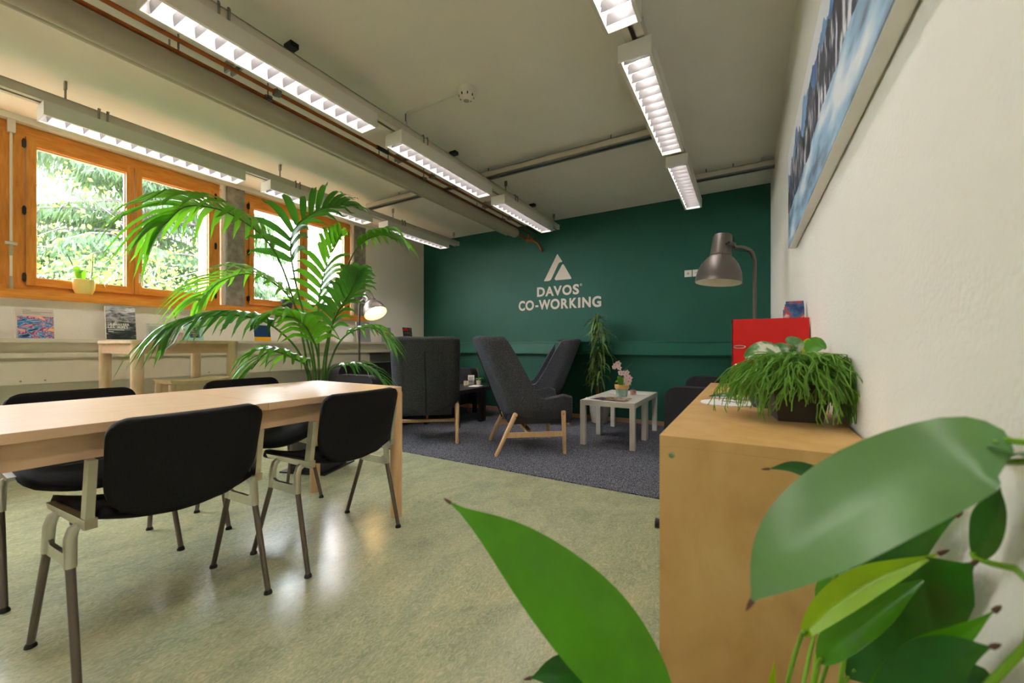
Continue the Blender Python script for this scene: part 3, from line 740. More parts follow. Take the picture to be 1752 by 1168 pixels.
AC = [((-2.985, 3.262), math.radians(129.5), 'charcoal high-backed armchair with its seamed back to the long table'),
      ((-1.893, 3.467), math.radians(38.5), 'charcoal high-backed armchair standing alone in the middle of the carpet, facing the white tables'),
      ((-2.367, 4.800), math.radians(-149.5), 'charcoal high-backed armchair against the green wall below the lettering')]
for k, (p, a, lb) in enumerate(AC):
    o = ac if k == 0 else copy_tree(ac)
    o.location = (p[0], p[1], .008); o.rotation_euler.z = a; tag(o, lb, 'armchair', 'high-backed armchairs')

# ------------------------------------------------------------------ sofas
def make_sofa(label, loc, rz, L):
    """x forward, length along y"""
    t = thing('sofa', label, 'sofa', loc, rz, 'sofas')
    MB().box((-.36, -L/2+.12, .13), (.36, L/2-.12, .30)).build('base', 'sofafab', t, bevel=.02, seg=2)
    MB().prism(rounded_rect(-L/2, .15, L/2, .775, .12, 8), .20, Matrix(((0, 0, 1, -.40), (1, 0, 0, 0), (0, 1, 0, 0), (0, 0, 0, 1)))).build('backrest', 'sofafab', t, bevel=.045, seg=4, ang=60)
    for s in (-1, 1):
        MB().prism(rounded_rect(-.36, .14, .40, .655, .10, 8), .15, Matrix(((1, 0, 0, 0), (0, 0, 1, s*(L/2-.065)-.075), (0, 1, 0, 0), (0, 0, 0, 1)))).build('armrest', 'sofafab', t, bevel=.03, seg=3, ang=60)
        q = MB().box((-.21, min(.004*s, s*(L/2-.14)), .29), (.40, max(.004*s, s*(L/2-.14)), .43)).build('seat_cushion', 'sofafab', t, bevel=.035, seg=4, ang=180)
        for xx in (-.30, .32):
            MB().tube([(xx, s*(L/2-.12), 0), (xx, s*(L/2-.14), .14)], [.014, .022], 12).build('leg', 'oakv', t)
    return t
make_sofa('dark grey sofa along the window wall behind the palm', (-3.965, 4.02, .0105), 0, 1.98)
make_sofa('dark grey sofa against the right wall behind the birch cabinet', (-.19, 4.22, .0105), PI, 1.46)

# ------------------------------------------------------------------ square side tables
def make_lack(m, label, grp, loc):
    t = thing('side_table', label, 'side table', loc, 0, grp)
    MB().box((-.272, -.272, .40), (.272, .272, .45)).build('tabletop', m, t, bevel=.002)
    for sx in (-1, 1):
        for sy in (-1, 1):
            MB().box((sx*.247-.025, sy*.247-.025, 0), (sx*.247+.025, sy*.247+.025, .40)).build('leg', m, t, bevel=.0015)
    return t
make_lack('whitelac', 'square white side table holding the spread magazines', 'white side tables', (-1.184, 4.105, .008))
make_lack('whitelac', 'square white side table nearer the green wall, holding the orchid', 'white side tables', (-1.184, 4.656, .008))
make_lack('blackwood', 'square black side table half hidden behind the seamed armchair', 'black side tables', (-3.275, 4.085, .008))
make_lack('blackwood', 'square black side table nearer the green wall, holding candle and card', 'black side tables', (-3.275, 4.635, .008))

# ------------------------------------------------------------------ floor lamps
def floor_lamp(label, base, top, headdir, tilt, on, shade_r=.144):
    """base: floor point, top: bend of pole; headdir: horizontal direction to the shade; tilt: shade axis from straight down"""
    t = thing('floor_lamp', label, 'floor lamp', base, 0, 'grey floor lamps')
    b = Vector(base); p = Vector(top)-b; d = Vector(headdir).normalized()
    MB().lathe([(0, .0), (.145, 0), (.15, .008), (.145, .03), (.03, .035), (.018, .05), (0, .05)], 32).build('base', 'lampgrey', t)
    hang = p+d*.10+Vector((0, 0, .035))
    path = [(0, 0, .04), (0, 0, p.z*.5), (p.x*.0, 0, p.z-.06)]+[tuple(q) for q in bez([(0, 0, p.z-.06), tuple(Vector((0, 0, p.z))+d*.02), tuple(Vector((0, 0, p.z+.028))+d*.075), tuple(Vector((0, 0, p.z+.03))+d*.15)], 8)][1:]
    MB().tube(path, .0125, 12).build('pole', 'lampgrey', t)
    # head frame: local z axis points to the shade mouth
    ax = (Vector((0, 0, -1))*math.cos(tilt)+d*math.sin(tilt)).normalized()
    sd_ = d.cross(Vector((0, 0, 1))).normalized(); fx = sd_.cross(ax).normalized()
    piv = Vector((0, 0, p.z+.03))+d*.225
    Mx = Matrix((( sd_.x, fx.x, ax.x, piv.x), (sd_.y, fx.y, ax.y, piv.y), (sd_.z, fx.z, ax.z, piv.z), (0, 0, 0, 1)))
    R = shade_r
    outer = [(.0, -.085), (.052, -.085), (.058, -.077), (.066, .045), (.068, .052), (.064, .058), (.086, .080), (.115, .118), (.134, .165), (.142, .21), (R, .238), (R+.004, .242)]
    inner = [(R-.002, .242), (.138, .21), (.130, .165), (.111, .124), (.08, .09), (.055, .07), (.0, .068)]
    hd = MB(); hd.closed = False; hd.lathe(outer, 36, Mx); h = hd.build('lamp_shade', 'lampgrey', t, ang=50)
    hi = MB(); hi.closed = False; hi.lathe(inner, 36, Mx); hi.build('shade_lining', 'lampin', h, ang=60)
    sl = MB()
    for s in (-1, 1):
        sl.cbox((s*.02, 0, -.0705), (.010, .05, .002), Mx)
    sl.build('vent_slot', 'black', h)
    br = MB(); pts = []
    for k in range(13):
        a = PI*k/12; pts.append(Mx @ Vector((math.cos(a)*.085, -math.sin(a)*.085, -.01)))
    for k in range(12):
        a, c = pts[k], pts[k+1]; n = ax*.011
        br.add([a-n, c-n, c+n, a+n], [(0, 1, 2, 3)])
    br.closed = False
    o = br.build('bracket', 'lampgrey', t); md = o.modifiers.new('t', 'SOLIDIFY'); md.thickness = .004
    kn = MB()
    for s in (-1, 1): kn.tube([Mx @ Vector((s*.062, 0, -.01)), Mx @ Vector((s*.092, 0, -.01))], .008, 10)
    kn.build('pivot_knob', 'darksteel', h)
    bl = MB(); bl.lathe([(0, .09), (.018, .092), (.02, .11), (.034, .14), (.036, .158), (.026, .178), (0, .185)], 20, Mx)
    bl.build('bulb', 'lampwarm' if on else 'paper', h)
    cb = MB().tube([Mx @ Vector((0, .02, -.07)), Mx @ Vector((0, -.02, -.10)), Mx @ Vector((0, -.075, -.07)), Mx @ Vector((0, -.09, .01)), Vector((0, 0, p.z+.0))+d*.03], .003, 6)
    cb.build('cable', 'black', t)
    return t
d1 = (.862*-1+.0, -.507, 0)
floor_lamp('grey metal floor lamp, switched off, behind the red binder', (.045, 3.17, .008), (.045, 3.17, 1.64), (-.862, -.507, 0), .10, False)
floor_lamp('grey metal floor lamp, glowing warm, between the sofa and window ledge', (-4.46, 3.56, .008), (-4.46, 3.56, 1.585), (.93, -.1, 0), .62, True, .144)

# ------------------------------------------------------------------ birch cabinet
cb = thing('birch_cabinet', 'low birch cabinet along the right wall carrying the hanging plant', 'cabinet', (-.17, .945, 0))
CL, CW, CT = 1.49, .385, .80
MB().box((0, 0, CT-.022), (CW, CL, CT)).build('top_panel', 'birch', cb, bevel=.001)
for y0 in (0, CL-.02):
    MB().box((0, y0, 0), (CW, y0+.02, CT-.0225)).build('side_panel', 'birch', cb, bevel=.001)
MB().box((CW-.012, .02, .05), (CW, CL-.02, CT-.0225)).build('back_panel', 'birch', cb)
MB().box((.03, .02, 0), (.05, CL-.02, .06)).build('plinth', 'birch', cb)
for k in range(3):
    a = .022+k*(CL-.044)/3; b = a+(CL-.044)/3-.003
    dd = MB().box((0, a, .064), (.019, b, CT-.025)).build('door', 'birch', cb, bevel=.001)
    MB().tube([(.0, a+.06, .565), (-.012, a+.06, .565), (-.024, a+.06, .565)], [.006, .011, .013], 14).build('knob', 'black', dd)
MB().tube([(.026, .001, CT-.042), (.026, -.003, CT-.042)], [.0075, .006], 14).build('bolt_cap', 'chrome', cb)

# ------------------------------------------------------------------ things on the cabinet
bi = thing('ring_binder', 'red ring binder standing upright on the birch cabinet', 'binder', (-.058, 2.02, CT))
MB().box((0, 0, .0), (.278, .004, .318)).box((0, .071, 0), (.278, .075, .318)).box((0, .0, 0), (.004, .075, .318)).build('cover', 'red', bi, bevel=.0015)
MB().box((.012, .006, .006), (.272, .069, .308)).build('paper_stack', 'paper', bi)
MB().box((-.001, .018, .10), (.0, .056, .30)).build('spine_label', 'paper', bi)
rgm = MB(); rgm.lathe([(.016, -.002), (.012, .002), (.010, -.001)], 20, T((-.002, .037, .07), ry=-PI/2)); rgm.closed = False; rgm.build('finger_ring', 'chrome', bi)
for zz in (.115, .197):
    q = MB(); pts = [(.030+.014*math.cos(a)*(1.6 if True else 1), -.002, zz+.006*math.sin(a)) for a in [2*PI*k/16 for k in range(17)]]
    q.tube(pts, .002, 6).build('cover_slot', 'chrome', bi)
# brochure holder
bh = thing('brochure_holder', 'clear holder with blue brochures on the cabinet behind the binder', 'brochure holder', (.134, 2.115, CT))
MB().box((0, 0, 0), (.085, .004, .23)).box((0, .05, 0), (.085, .054, .30)).box((0, .004, 0), (.085, .05, .004)).build('holder', 'clear', bh)
M['brochure'] = ramp('brochure_cover', [(.35, (30, 60, 110)), (.5, (70, 110, 160)), (.62, (200, 70, 60)), (.75, (230, 230, 232))], 26, .4)
for k in range(4):
    MB().box((.003+.004*k, .008+.010*k, .004), (.080, .013+.010*k,   .360+.013*k)).build('brochure', 'brochure', bh, rot=None)
# leaflets and disc
lf = thing('leaflet', 'folded green and yellow leaflet lying on the birch cabinet', 'leaflet', (-.02, 1.80, CT+.001), -.15)
M['leafletprint'] = ramp('leaflet_print', [(.40, (24, 76, 50)), (.52, (40, 96, 60)), (.58, (226, 186, 60)), (.7, (240, 220, 120))], 9, .35, constant=True)
g = MB(); g.closed = False
g.grid([[(-.10+.2*i/6, y, .003+.010*math.sin(i/6*PI)*(.5 if y < 0 else 1)) for i in range(7)] for y in (-.07, .07)]); o = g.build('sheet', 'leafletprint', lf); md = o.modifiers.new('t', 'SOLIDIFY'); md.thickness = .0006
g = MB(); g.closed = False
g.grid([[(-.085+.2*i/6, y-.03, .001+.004*math.sin(i/6*PI)) for i in range(7)] for y in (-.07, .05)]); o = g.build('inner_sheet', 'paper', lf); md = o.modifiers.new('t', 'SOLIDIFY'); md.thickness = .0006
dc = thing('white_disc', 'round white card with dark handwriting lying on the birch cabinet', 'card', (-.058, 1.585, CT))
MB().lathe([(0, .0), (.084, 0), (.086, .002), (.084, .004), (0, .004)], 48).build('disc', 'paper', dc)
scr = MB(); scr.tube([(x, .02-.35*x+.008*math.sin(i*2.1), .005) for i, x in enumerate([-.02+.0045*k for k in range(17)])], .0012, 5).build('handwriting', 'text', dc)
# hanging plant
def pot_square(name_root, w0, w1, h, m):
    mb = MB(); a, b = w0/2, w1/2; t_ = .006
    mb.add([(-a,-a,0),(a,-a,0),(a,a,0),(-a,a,0),(-b,-b,h),(b,-b,h),(b,b,h),(-b,b,h),(-b+t_,-b+t_,h),(b-t_,-b+t_,h),(b-t_,b-t_,h),(-b+t_,b-t_,h),(-a+t_,-a+t_,h*.3),(a-t_,-a+t_,h*.3),(a-t_,a-t_,h*.3),(-a+t_,a-t_,h*.3)],
           [(0,3,2,1),(0,1,5,4),(1,2,6,5),(2,3,7,6),(3,0,4,7),(4,5,9,8),(5,6,10,9),(6,7,11,10),(7,4,8,11),(8,9,13,12),(9,10,14,13),(10,11,15,14),(11,8,12,15),(12,13,14,15)])
    return mb
rp = thing('hanging_plant', 'bushy trailing green plant in a brown square pot on the cabinet', 'potted plant', (.115, 1.335, CT), .12)
pt = pot_square('pot', .098, .128, .10, 'potbrown'); pt.build('pot', 'potbrown', rp, bevel=.006)
MB().box((-.056, -.056, .07), (.056, .056, .088)).build('soil', 'soil', rp)
nm = MB(); rnd = random.Random(21)
for k in range(240):
    a = rnd.random()*2*PI; r0 = .05*math.sqrt(rnd.random()); p = Vector((r0*math.cos(a), r0*math.sin(a), .085))
    d = Vector((math.cos(a)*rnd.uniform(.2, 1), math.sin(a)*rnd.uniform(.2, 1), rnd.uniform(.5, 1.4))).normalized()
    stack = [(p, d, .0024, 0)]; long_ = rnd.random() < .3
    while stack:
        p, d, r, dep = stack.pop(); L = rnd.uniform(.024, .042)*(1.1 if long_ else 1)
        q = p+d*L; q.x = min(q.x, .098); q.z = min(q.z, .175+rnd.random()*.01)
        if q.z < .004: q.z = .004+rnd.random()*.01
        if dep < 2 and abs(q.x) < .062 and abs(q.y) < .062: pass
        elif q.z < .10 and abs(q.x) < .066 and abs(q.y) < .066: continue
        m_ = (p+q)/2+Vector((rnd.uniform(-.004, .004), rnd.uniform(-.004, .004), rnd.uniform(-.001, .005))); m_.x = min(m_.x, .098); m_.z = max(m_.z, .004)
        nm.tube([p, m_, q], [r, r*.95, r*.85], 4, caps=False)
        if dep < (5 if long_ else 4):
            for c in range(2 if rnd.random() < (.6 if dep < 2 else .3) else 1):
                e = (d+Vector((rnd.uniform(-.6, .6), rnd.uniform(-.6, .6), -.30-.22*dep+rnd.uniform(-.2, .2)))).normalized()
                stack.append((q, e, r*.93, dep+1))
o = nm.build('trailing_stems', 'rhip', rp); o['kind'] = 'stuff'

def leaf_mesh(path, width, fold=.25, up=None, nw=6, m='lily', prof=None, curl=0, roll=0, tipm=None):
    """leaf blade along a midrib path; width profile is pointed at both ends"""
    mb = MB(); mb.closed = False; n = len(path)-1; rows = []
    up = Vector(up) if up is not None else Vector((0, 0, 1))
    for i, p in enumerate(path):
        s = i/n; t = (path[min(i+1, n)]-path[max(i-1, 0)]).normalized()
        sd = t.cross(up).normalized(); nr = sd.cross(t).normalized()
        if roll: q = Matrix.Rotation(roll*(s if isinstance(roll, float) else 1), 3, t); sd = q @ sd; nr = q @ nr
        wv = prof(s) if prof else math.sin(PI*min(1, s**.78))**(.75+.55*s)
        wv = max(wv, .012)*width/2
        row = []
        for k in range(nw+1):
            u = k/nw*2-1
            row.append(p+sd*u*wv+nr*(abs(u)*wv*fold-curl*u*u*wv+.02*wv*math.sin(9*s+3*u)))
        rows.append(row)
    mb.grid(rows); return mb
# small variegated plant between binder and hanging plant
vp = thing('variegated_plant', 'small round-leaved variegated plant in a grey pot beside the red binder', 'potted plant', (.055, 1.56, CT))
MB().lathe([(0, 0), (.040, 0), (.043, .004), (.052, .085), (.053, .09), (.048, .09), (.044, .07), (0, .068)], 28).build('pot', 'potgrey', vp)
def vmat():
    return ramp('variegated_blade', [(.38, (70, 122, 60)), (.5, (112, 156, 96)), (.58, (214, 220, 196))], 22, .25, detail=3)
M['vblade'] = vmat()
VO = Vector((.055, 1.56, CT))
for pts, wpx, mm in (([(1352, 614, 1.22), (1315, 598, 1.2), (1275, 612, 1.2)], 40, 'vblade'), ([(1366, 603, 1.25), (1358, 588, 1.25), (1344, 584, 1.25)], 30, 'vblade'),
                     ([(1382, 604, 1.25), (1398, 588, 1.25), (1414, 592, 1.25)], 32, 'lily'), ([(1374, 602, 1.27), (1380, 590, 1.27), (1383, 579, 1.27)], 14, 'lilyyoung'),
                     ([(1340, 625, 1.24), (1318, 618, 1.22), (1296, 630, 1.22)], 28, 'lilydark'), ([(1360, 610, 1.3), (1340, 596, 1.3), (1322, 597, 1.3)], 26, 'vblade')):
    path = [q-VO for q in bez([U(*p) for p in pts], 8)]; b0 = Vector((0, 0, .068))
    lo = leaf_mesh(path, wpx*1.22/F, .12, (-.1, -.75, .65), 6, prof=lambda s: math.sin(PI*min(1, max(0, s*.97+.015)))**.5).build('leaf', mm, vp, ang=180)
    MB().tube(bez([b0, b0.lerp(path[0], .6)+Vector((0, 0, .02)), path[0]], 6), .0022, 6).build('leaf_stalk', 'lilystem', lo)

# ------------------------------------------------------------------ foreground lily
ly = thing('peace_lily', 'large broad-leaved green plant on the floor in front of the birch cabinet', 'potted plant', (.03, .62, 0))
pot = MB(); pot.lathe([(0, 0), (.105, 0), (.115, .01), (.15, .27), (.152, .29), (.14, .29), (.135, .25), (0, .245)], 32); pot.build('pot', 'potwhite', ly)
LO = Vector((.03, .62, 0)); CROWN = Vector((.03, .62, .25))
def lleaf(pts, width, m, fold=.22, up=(0, 0, 1), stem_to=None, roll=0, curl=0, prof=None, brown=True):
    pts = [(x, y, min(t, .205/max(.01, dr(x, y).x)) if dr(x, y).x > .2 else t) for x, y, t in pts]
    width = width*sum(p[2] for p in pts)/len(pts)/F
    P3 = [U(*p) for p in pts]; path = [q-LO for q in bez(P3, 18)]
    lm = leaf_mesh(path, width, fold, up, 8, m, prof=prof, curl=curl, roll=roll); lm.v = [(min(x, .186), y, z) for x, y, z in lm.v]; lo = lm.build('leaf', m, ly, ang=180)
    b = path[0]; c = CROWN-LO+Vector((random.uniform(-.04, .04), random.uniform(-.04, .04), 0))
    st_ = stem_to; mid = U(st_[0], st_[1], min(st_[2], .2/max(.01, dr(st_[0], st_[1]).x)) if dr(st_[0], st_[1]).x > .2 else st_[2])-LO
    MB().tube([Vector((min(q.x, .18), q.y, q.z)) for q in bez([c, mid, b, path[1]], 12)], [.0036-.0001*i for i in range(13)], 8).build('leaf_stalk', 'lilystem', lo)
    if brown:
        e = (path[-1]-path[-2]).normalized(); MB().tube([path[-1]-e*.004, path[-1]+e*.003, path[-1]+e*.009], [.0026, .0022, .0006], 6).build('withered_tip', 'tip', lo)
    return lo
PL = lambda s: (math.sin(PI*min(1, .03+.97*s)**.85))**.85
# pts: (px, py, forward distance); base first, tip last
lleaf([(1150, 1215, .62), (1075, 1140, .60), (985, 1040, .585), (870, 930, .59), (768, 858, .60)], 140, 'lily', .18, up=(.5, -.75, .55), stem_to=(1230, 1300, .68))
lleaf([(1728, 754, .355), (1640, 775, .380), (1500, 838, .395), (1385, 915, .40), (1318, 980, .40), (1284, 1032, .405)], 168, 'lilypale', .10, up=(-.35, -.75, .62), stem_to=(2000, 1000, .22), prof=lambda s: abs(math.sin(PI*min(1, .015+.985*s)**.80))**(.70+.5*s))
lleaf([(1690, 790, .52), (1730, 775, .52), (1790, 790, .53), (1840, 820, .54)], 66, 'lilydark', .2, up=(0, -.6, .8), stem_to=(2000, 980, .22))
lleaf([(1668, 955, .42), (1690, 915, .40), (1706, 870, .385), (1712, 832, .375)], 55, 'lilydark', .25, up=(-.8, -.5, .2), stem_to=(1760, 1100, .34), brown=False)
lleaf([(1370, 1090, .56), (1420, 1040, .55), (1480, 1000, .53), (1545, 972, .50), (1612, 945, .47)], 50, 'lilyyoung', .45, up=(-.3, -.8, .6), stem_to=(1345, 1180, .62))
lleaf([(1400, 1135, .57), (1450, 1080, .55), (1520, 1030, .53), (1590, 985, .505)], 56, 'lily', .35, up=(-.2, -.8, .6), stem_to=(1385, 1200, .6))
lleaf([(1450, 1160, .66), (1510, 1095, .64), (1575, 1035, .535), (1625, 995, .465), (1668, 962, .41)], 140, 'lilydark', .12, up=(-.35, -.85, .4), stem_to=(1420, 1220, .62))
lleaf([(1460, 1030, .62), (1500, 985, .59), (1560, 935, .53), (1640, 880, .45)], 78, 'lilydark', .2, up=(-.4, -.8, .45), stem_to=(1420, 1120, .68))
lleaf([(1430, 985, .66), (1470, 945, .64), (1540, 890, .56), (1640, 845, .44)], 80, 'lily', .2, up=(-.4, -.8, .45), stem_to=(1405, 1080, .66))
lleaf([(1480, 1190, .50), (1560, 1130, .46), (1640, 1090, .42), (1705, 1042, .37)], 42, 'lily', .4, up=(-.2, -.8, .6), stem_to=(1440, 1240, .58))
lleaf([(1490, 1215, .48), (1570, 1160, .45), (1640, 1125, .41), (1702, 1105, .37)], 84, 'lilydark', .2, up=(-.2, -.7, .7), stem_to=(1440, 1250, .56))
lleaf([(1430, 830, .66), (1400, 815, .68), (1355, 800, .70), (1312, 802, .71)], 30, 'lilydark', .3, up=(.1, -.7, .7), stem_to=(1470, 900, .66))
lleaf([(1318, 1200, .66), (1321, 1170, .66), (1325, 1125, .66)], 12, 'lilyyoung', .3, up=(0, -1, .2), stem_to=(1318, 1230, .66), brown=False)
lleaf([(1405, 1040, .70), (1412, 1010, .70), (1440, 965, .70), (1470, 930, .70)], 26, 'lily', .4, up=(-.6, -.7, .3), stem_to=(1385, 1120, .68), brown=False)
lleaf([(1120, 1190, .62), (1050, 1165, .62), (960, 1150, .62), (905, 1160, .63)], 70, 'lilydark', .2, up=(0, -.8, .6), stem_to=(1200, 1260, .66))
lleaf([(1560, 1210, .5), (1640, 1180, .43), (1690, 1190, .39), (1730, 1240, .36)], 90, 'lilydark', .2, up=(0, -.7, .7), stem_to=(1500, 1260, .6))

# ------------------------------------------------------------------ kentia palm
PB = Vector((-3.06, 2.04, 0))
pm = thing('kentia_palm', 'tall arching palm in a dark square planter behind the long table', 'potted plant', PB, .35)
Rinv = Matrix.Rotation(-.35, 3, 'Z')
pot_square('p', .30, .34, .36, 'potgrey').build('planter', 'potgrey', pm, bevel=.006)
MB().box((-.145, -.145, .26), (.145, .145, .30)).build('soil', 'soil', pm)
MB().box((-.20, -.20, 0), (.20, .20, .012)).build('saucer', 'black', pm, bevel=.003)
def loc(p): return Rinv @ (Vector(p)-PB)
rnd = random.Random(4)
def frond(pts, nl, L0, m, droop=.55, start=.35, spread=.9, wd=.030):
    P3 = [loc((PB.x+rnd.uniform(-.05, .05), PB.y+rnd.uniform(-.05, .05), .29))]+[loc(U(*p)) for p in pts]
    path = bez(P3, 30)
    st = MB().tube(path, [.0085*(1-.8*i/30)+.0012 for i in range(31)], 7).build('frond', 'palmstem', pm)
    for k in range(nl):
        s = start+(1-start)*(k//2+.5)/(nl/2); side = 1 if k % 2 else -1
        x = s*30; i = min(int(x), 29); p = path[i].lerp(path[i+1], x-i); t = (path[i+1]-path[i]).normalized()
        up = Vector((0, 0, 1)); sd = t.cross(up)
        if sd.length < .25: sd = t.cross(Vector((0, -1, .2)))
        sd.normalize(); nrm = sd.cross(t).normalized()
        q = (s-start)/(1-start)
        L = 1.22*L0*(.6+.45*math.sin(PI*min(1, .18+.75*q)))*rnd.uniform(.88, 1.1)*(1-.45*max(0, q-.75)/.25)
        ang = spread*(1-.45*q)
        d = (sd*side*math.sin(ang)+t*math.cos(ang)+nrm*.35).normalized()
        n = 7; lp = []
        for j in range(n+1):
            z = j/n; lp.append(p+d*L*z*(1-.10*z)-Vector((0, 0, 1))*L*droop*z*z*(1+.3*rnd.random()*z))
        upv = (nrm*.8+up*.3).normalized()
        mb = leaf_mesh(lp, 1.45*wd*rnd.uniform(.85, 1.15), .35, upv, 2, m, prof=lambda z: (math.sin(PI*min(1, .10+.90*z)**.75))**.9)
        mb.build('leaflet', m, st, ang=180)
frond([(520, 590, 3.2), (475, 440, 3.05), (405, 372, 2.95), (325, 352, 2.85), (280, 385, 2.8)], 38, .46, 'palm', .62, .42, wd=.044)
frond([(535, 600, 3.25), (505, 480, 3.2), (500, 400, 3.15), (545, 360, 3.1), (590, 350, 3.1)], 24, .40, 'palmdark', .35, .45, wd=.038)
frond([(560, 600, 3.3), (590, 470, 3.4), (615, 420, 3.45), (650, 402, 3.5), (680, 410, 3.5)], 26, .28, 'palm', .5, .58, wd=.036)
frond([(520, 620, 3.2), (470, 560, 3.0), (410, 540, 2.85), (345, 545, 2.7), (300, 565, 2.65)], 32, .38, 'palmdark', .65, .40, wd=.036)
frond([(530, 600, 3.3), (500, 515, 3.3), (440, 470, 3.25), (380, 480, 3.2), (340, 515, 3.2)], 32, .40, 'palm', .5, .38, wd=.032)
frond([(565, 620, 3.3), (590, 575, 3.35), (625, 560, 3.4), (645, 566, 3.4), (668, 588, 3.4)], 24, .25, 'palm', .6, .40, wd=.024)
frond([(555, 610, 3.25), (575, 540, 3.2), (600, 500, 3.15), (615, 465, 3.1)], 26, .34, 'palmdark', .4, .35, wd=.034)
frond([(530, 640, 3.15), (500, 612, 3.0), (460, 602, 2.9), (430, 632, 2.85)], 26, .30, 'palm', .6, .35, wd=.030)
frond([(562, 640, 3.3), (592, 625, 3.3), (625, 628, 3.3), (652, 650, 3.3)], 20, .28, 'palmdark', .5, .35, wd=.024)
frond([(545, 600, 3.3), (545, 520, 3.35), (560, 450, 3.4), (585, 400, 3.4)], 26, .38, 'palm', .35, .38, wd=.036)
frond([(545, 620, 3.1), (530, 570, 2.95), (505, 545, 2.85), (470, 540, 2.8)], 24, .32, 'palm', .55, .35, wd=.034)

# ------------------------------------------------------------------ tall long-leaved plant by the green wall
fp = thing('long_leaved_plant', 'tall slender plant with long drooping leaves in a cream pot by the green wall', 'potted plant', (-1.645, 5.03, .008))
MB().lathe([(0, 0), (.085, 0), (.10, .01), (.128, .16), (.130, .28), (.122, .33), (.112, .33), (.115, .28), (0, .27)], 32).build('pot', 'potwhite', fp)
stems = [bez([(-.02, 0, .27), (-.015, 0, .7), (.0, -.01, 1.15), (-.02, 0, 1.42)], 20), bez([(.02, .01, .27), (.03, 0, .6), (.035, -.01, .95), (.05, 0, 1.22)], 20), bez([(-.03, 0, .27), (-.06, 0, .6), (-.05, 0, .95)], 20)]
for s in stems: MB().tube(s, [.010-.0003*i for i in range(21)], 8).build('stem', 'bark', fp)
lv = []
for q in range(4):
    n = 6; L = .16+.03*q; dp = .25+.2*q
    lp = [Vector((L*z*(1-.25*z), 0, .35*L*z-L*dp*z*z)) for z in [j/n for j in range(n+1)]]
    me = leaf_mesh(lp, .020+.002*q, .3, (0, 0, 1), 2, 'ficus', prof=lambda z: math.sin(PI*min(1, .08+.9*z))**.8).mesh('leaf', 'ficus', ang=180); lv.append(me)
rnd = random.Random(8)
for k in range(190):
    s = stems[0 if k % 5 < 3 else (1 if k % 5 == 3 else 2)]; i = min(19, int(5+15*rnd.random()**.8)); p = s[i]
    a = rnd.random()*2*PI
    if p.y+5.03+.2*math.sin(a) > 5.16: a = -abs(math.asin(max(-1, min(1, math.sin(a)))))*rnd.choice((1, -1)) if False else -a
    o = put('leaf', lv[k % 4], fp, p, (0, rnd.uniform(-.3, .75), a)); sc_ = rnd.uniform(.8, 1.3); o.scale = (sc_, sc_, sc_)

# ------------------------------------------------------------------ orchid, candles, magazines on the tables
def orchid_flower(parent, c, d, s, name='blossom'):
    d = Vector(d).normalized(); a = d.orthogonal().normalized(); b = d.cross(a)
    fl = MB(); fl.closed = False
    for k in range(5):
        q = 2*PI*k/5; e = a*math.cos(q)+b*math.sin(q); f = d.cross(e); wd = .55 if k in (1, 4) else .36
        rows = []
        for i in range(5):
            z = i/4; w_ = math.sin(PI*min(1, .12+.83*z))*wd*s
            rows.append([Vector(c)+e*s*z+f*w_*u+d*(.12*s*z*z) for u in (-1, -.5, 0, .5, 1)])
        fl.grid(rows)
    o = fl.build(name, 'petal', parent, ang=180)
    MB().lathe([(0, .2*s), (.14*s, .14*s), (.16*s, 0), (.05*s, -.02*s)], 10, Matrix.Translation(c) @ d.to_track_quat('Z', 'Y').to_matrix().to_4x4()).build('blossom_heart', 'petalheart', o)
orp = atZ(1064, 678, .458)
oc = thing('potted_orchid', 'pink orchid in a mint pot with terracotta rim on the white table', 'potted plant', orp)
MB().lathe([(0, 0), (.052, 0), (.055, .004), (.066, .088), (.0, .088)], 28).build('pot', 'potmint', oc)
MB().lathe([(.067, .086), (.074, .088), (.077, .128), (.068, .128), (.064, .11), (0, .108)], 28).build('pot_rim', 'terracotta', oc)
for tip, wd in (((-.05, 0, .21), .05), ((.035, .02, .20), .055), ((-.075, .01, .15), .04), ((.10, -.01, .125), .045)):
    tp = Vector(tip); path = bez([(0, 0, .108), Vector((0, 0, .108)).lerp(tp, .55)+Vector((0, 0, .03)), tp], 8)
    leaf_mesh(path, wd, .2, (0, -.6, .7), 4, 'orchidleaf', prof=lambda s: math.sin(PI*min(1, .1+.88*s))**.6).build('leaf', 'orchidleaf', oc, ang=180)
s1 = bez([(0, 0, .11), (-.012, 0, .24), (-.02, -.01, .33), (-.06, -.02, .36)], 10); s2 = bez([(.005, 0, .11), (.02, 0, .26), (.05, -.01, .30), (.085, -.02, .24), (.09, -.02, .17)], 10)
MB().tube(s1, .003, 6).build('flower_stem', 'palmstem', oc); MB().tube(s2, .003, 6).build('flower_stem', 'palmstem', oc); MB().tube(bez([(.02, 0, .27), (.06, .01, .32), (.11, .01, .36)], 6), .0025, 6).build('flower_stem', 'palmstem', oc)
fd = (.35, -.9, .1)
for c, s in (((-.055, -.03, .335), .034), ((-.03, -.03, .355), .034), ((-.075, -.03, .315), .026), ((-.02, -.03, .31), .028), ((-.005, -.03, .255), .032), ((.025, -.03, .255), .030), ((.065, -.03, .265), .026),
             ((.06, -.035, .225), .036), ((.09, -.035, .205), .034), ((.055, -.035, .18), .032), ((.08, -.035, .17), .036), ((.065, -.035, .15), .026)):
    orchid_flower(oc, c, fd, s)
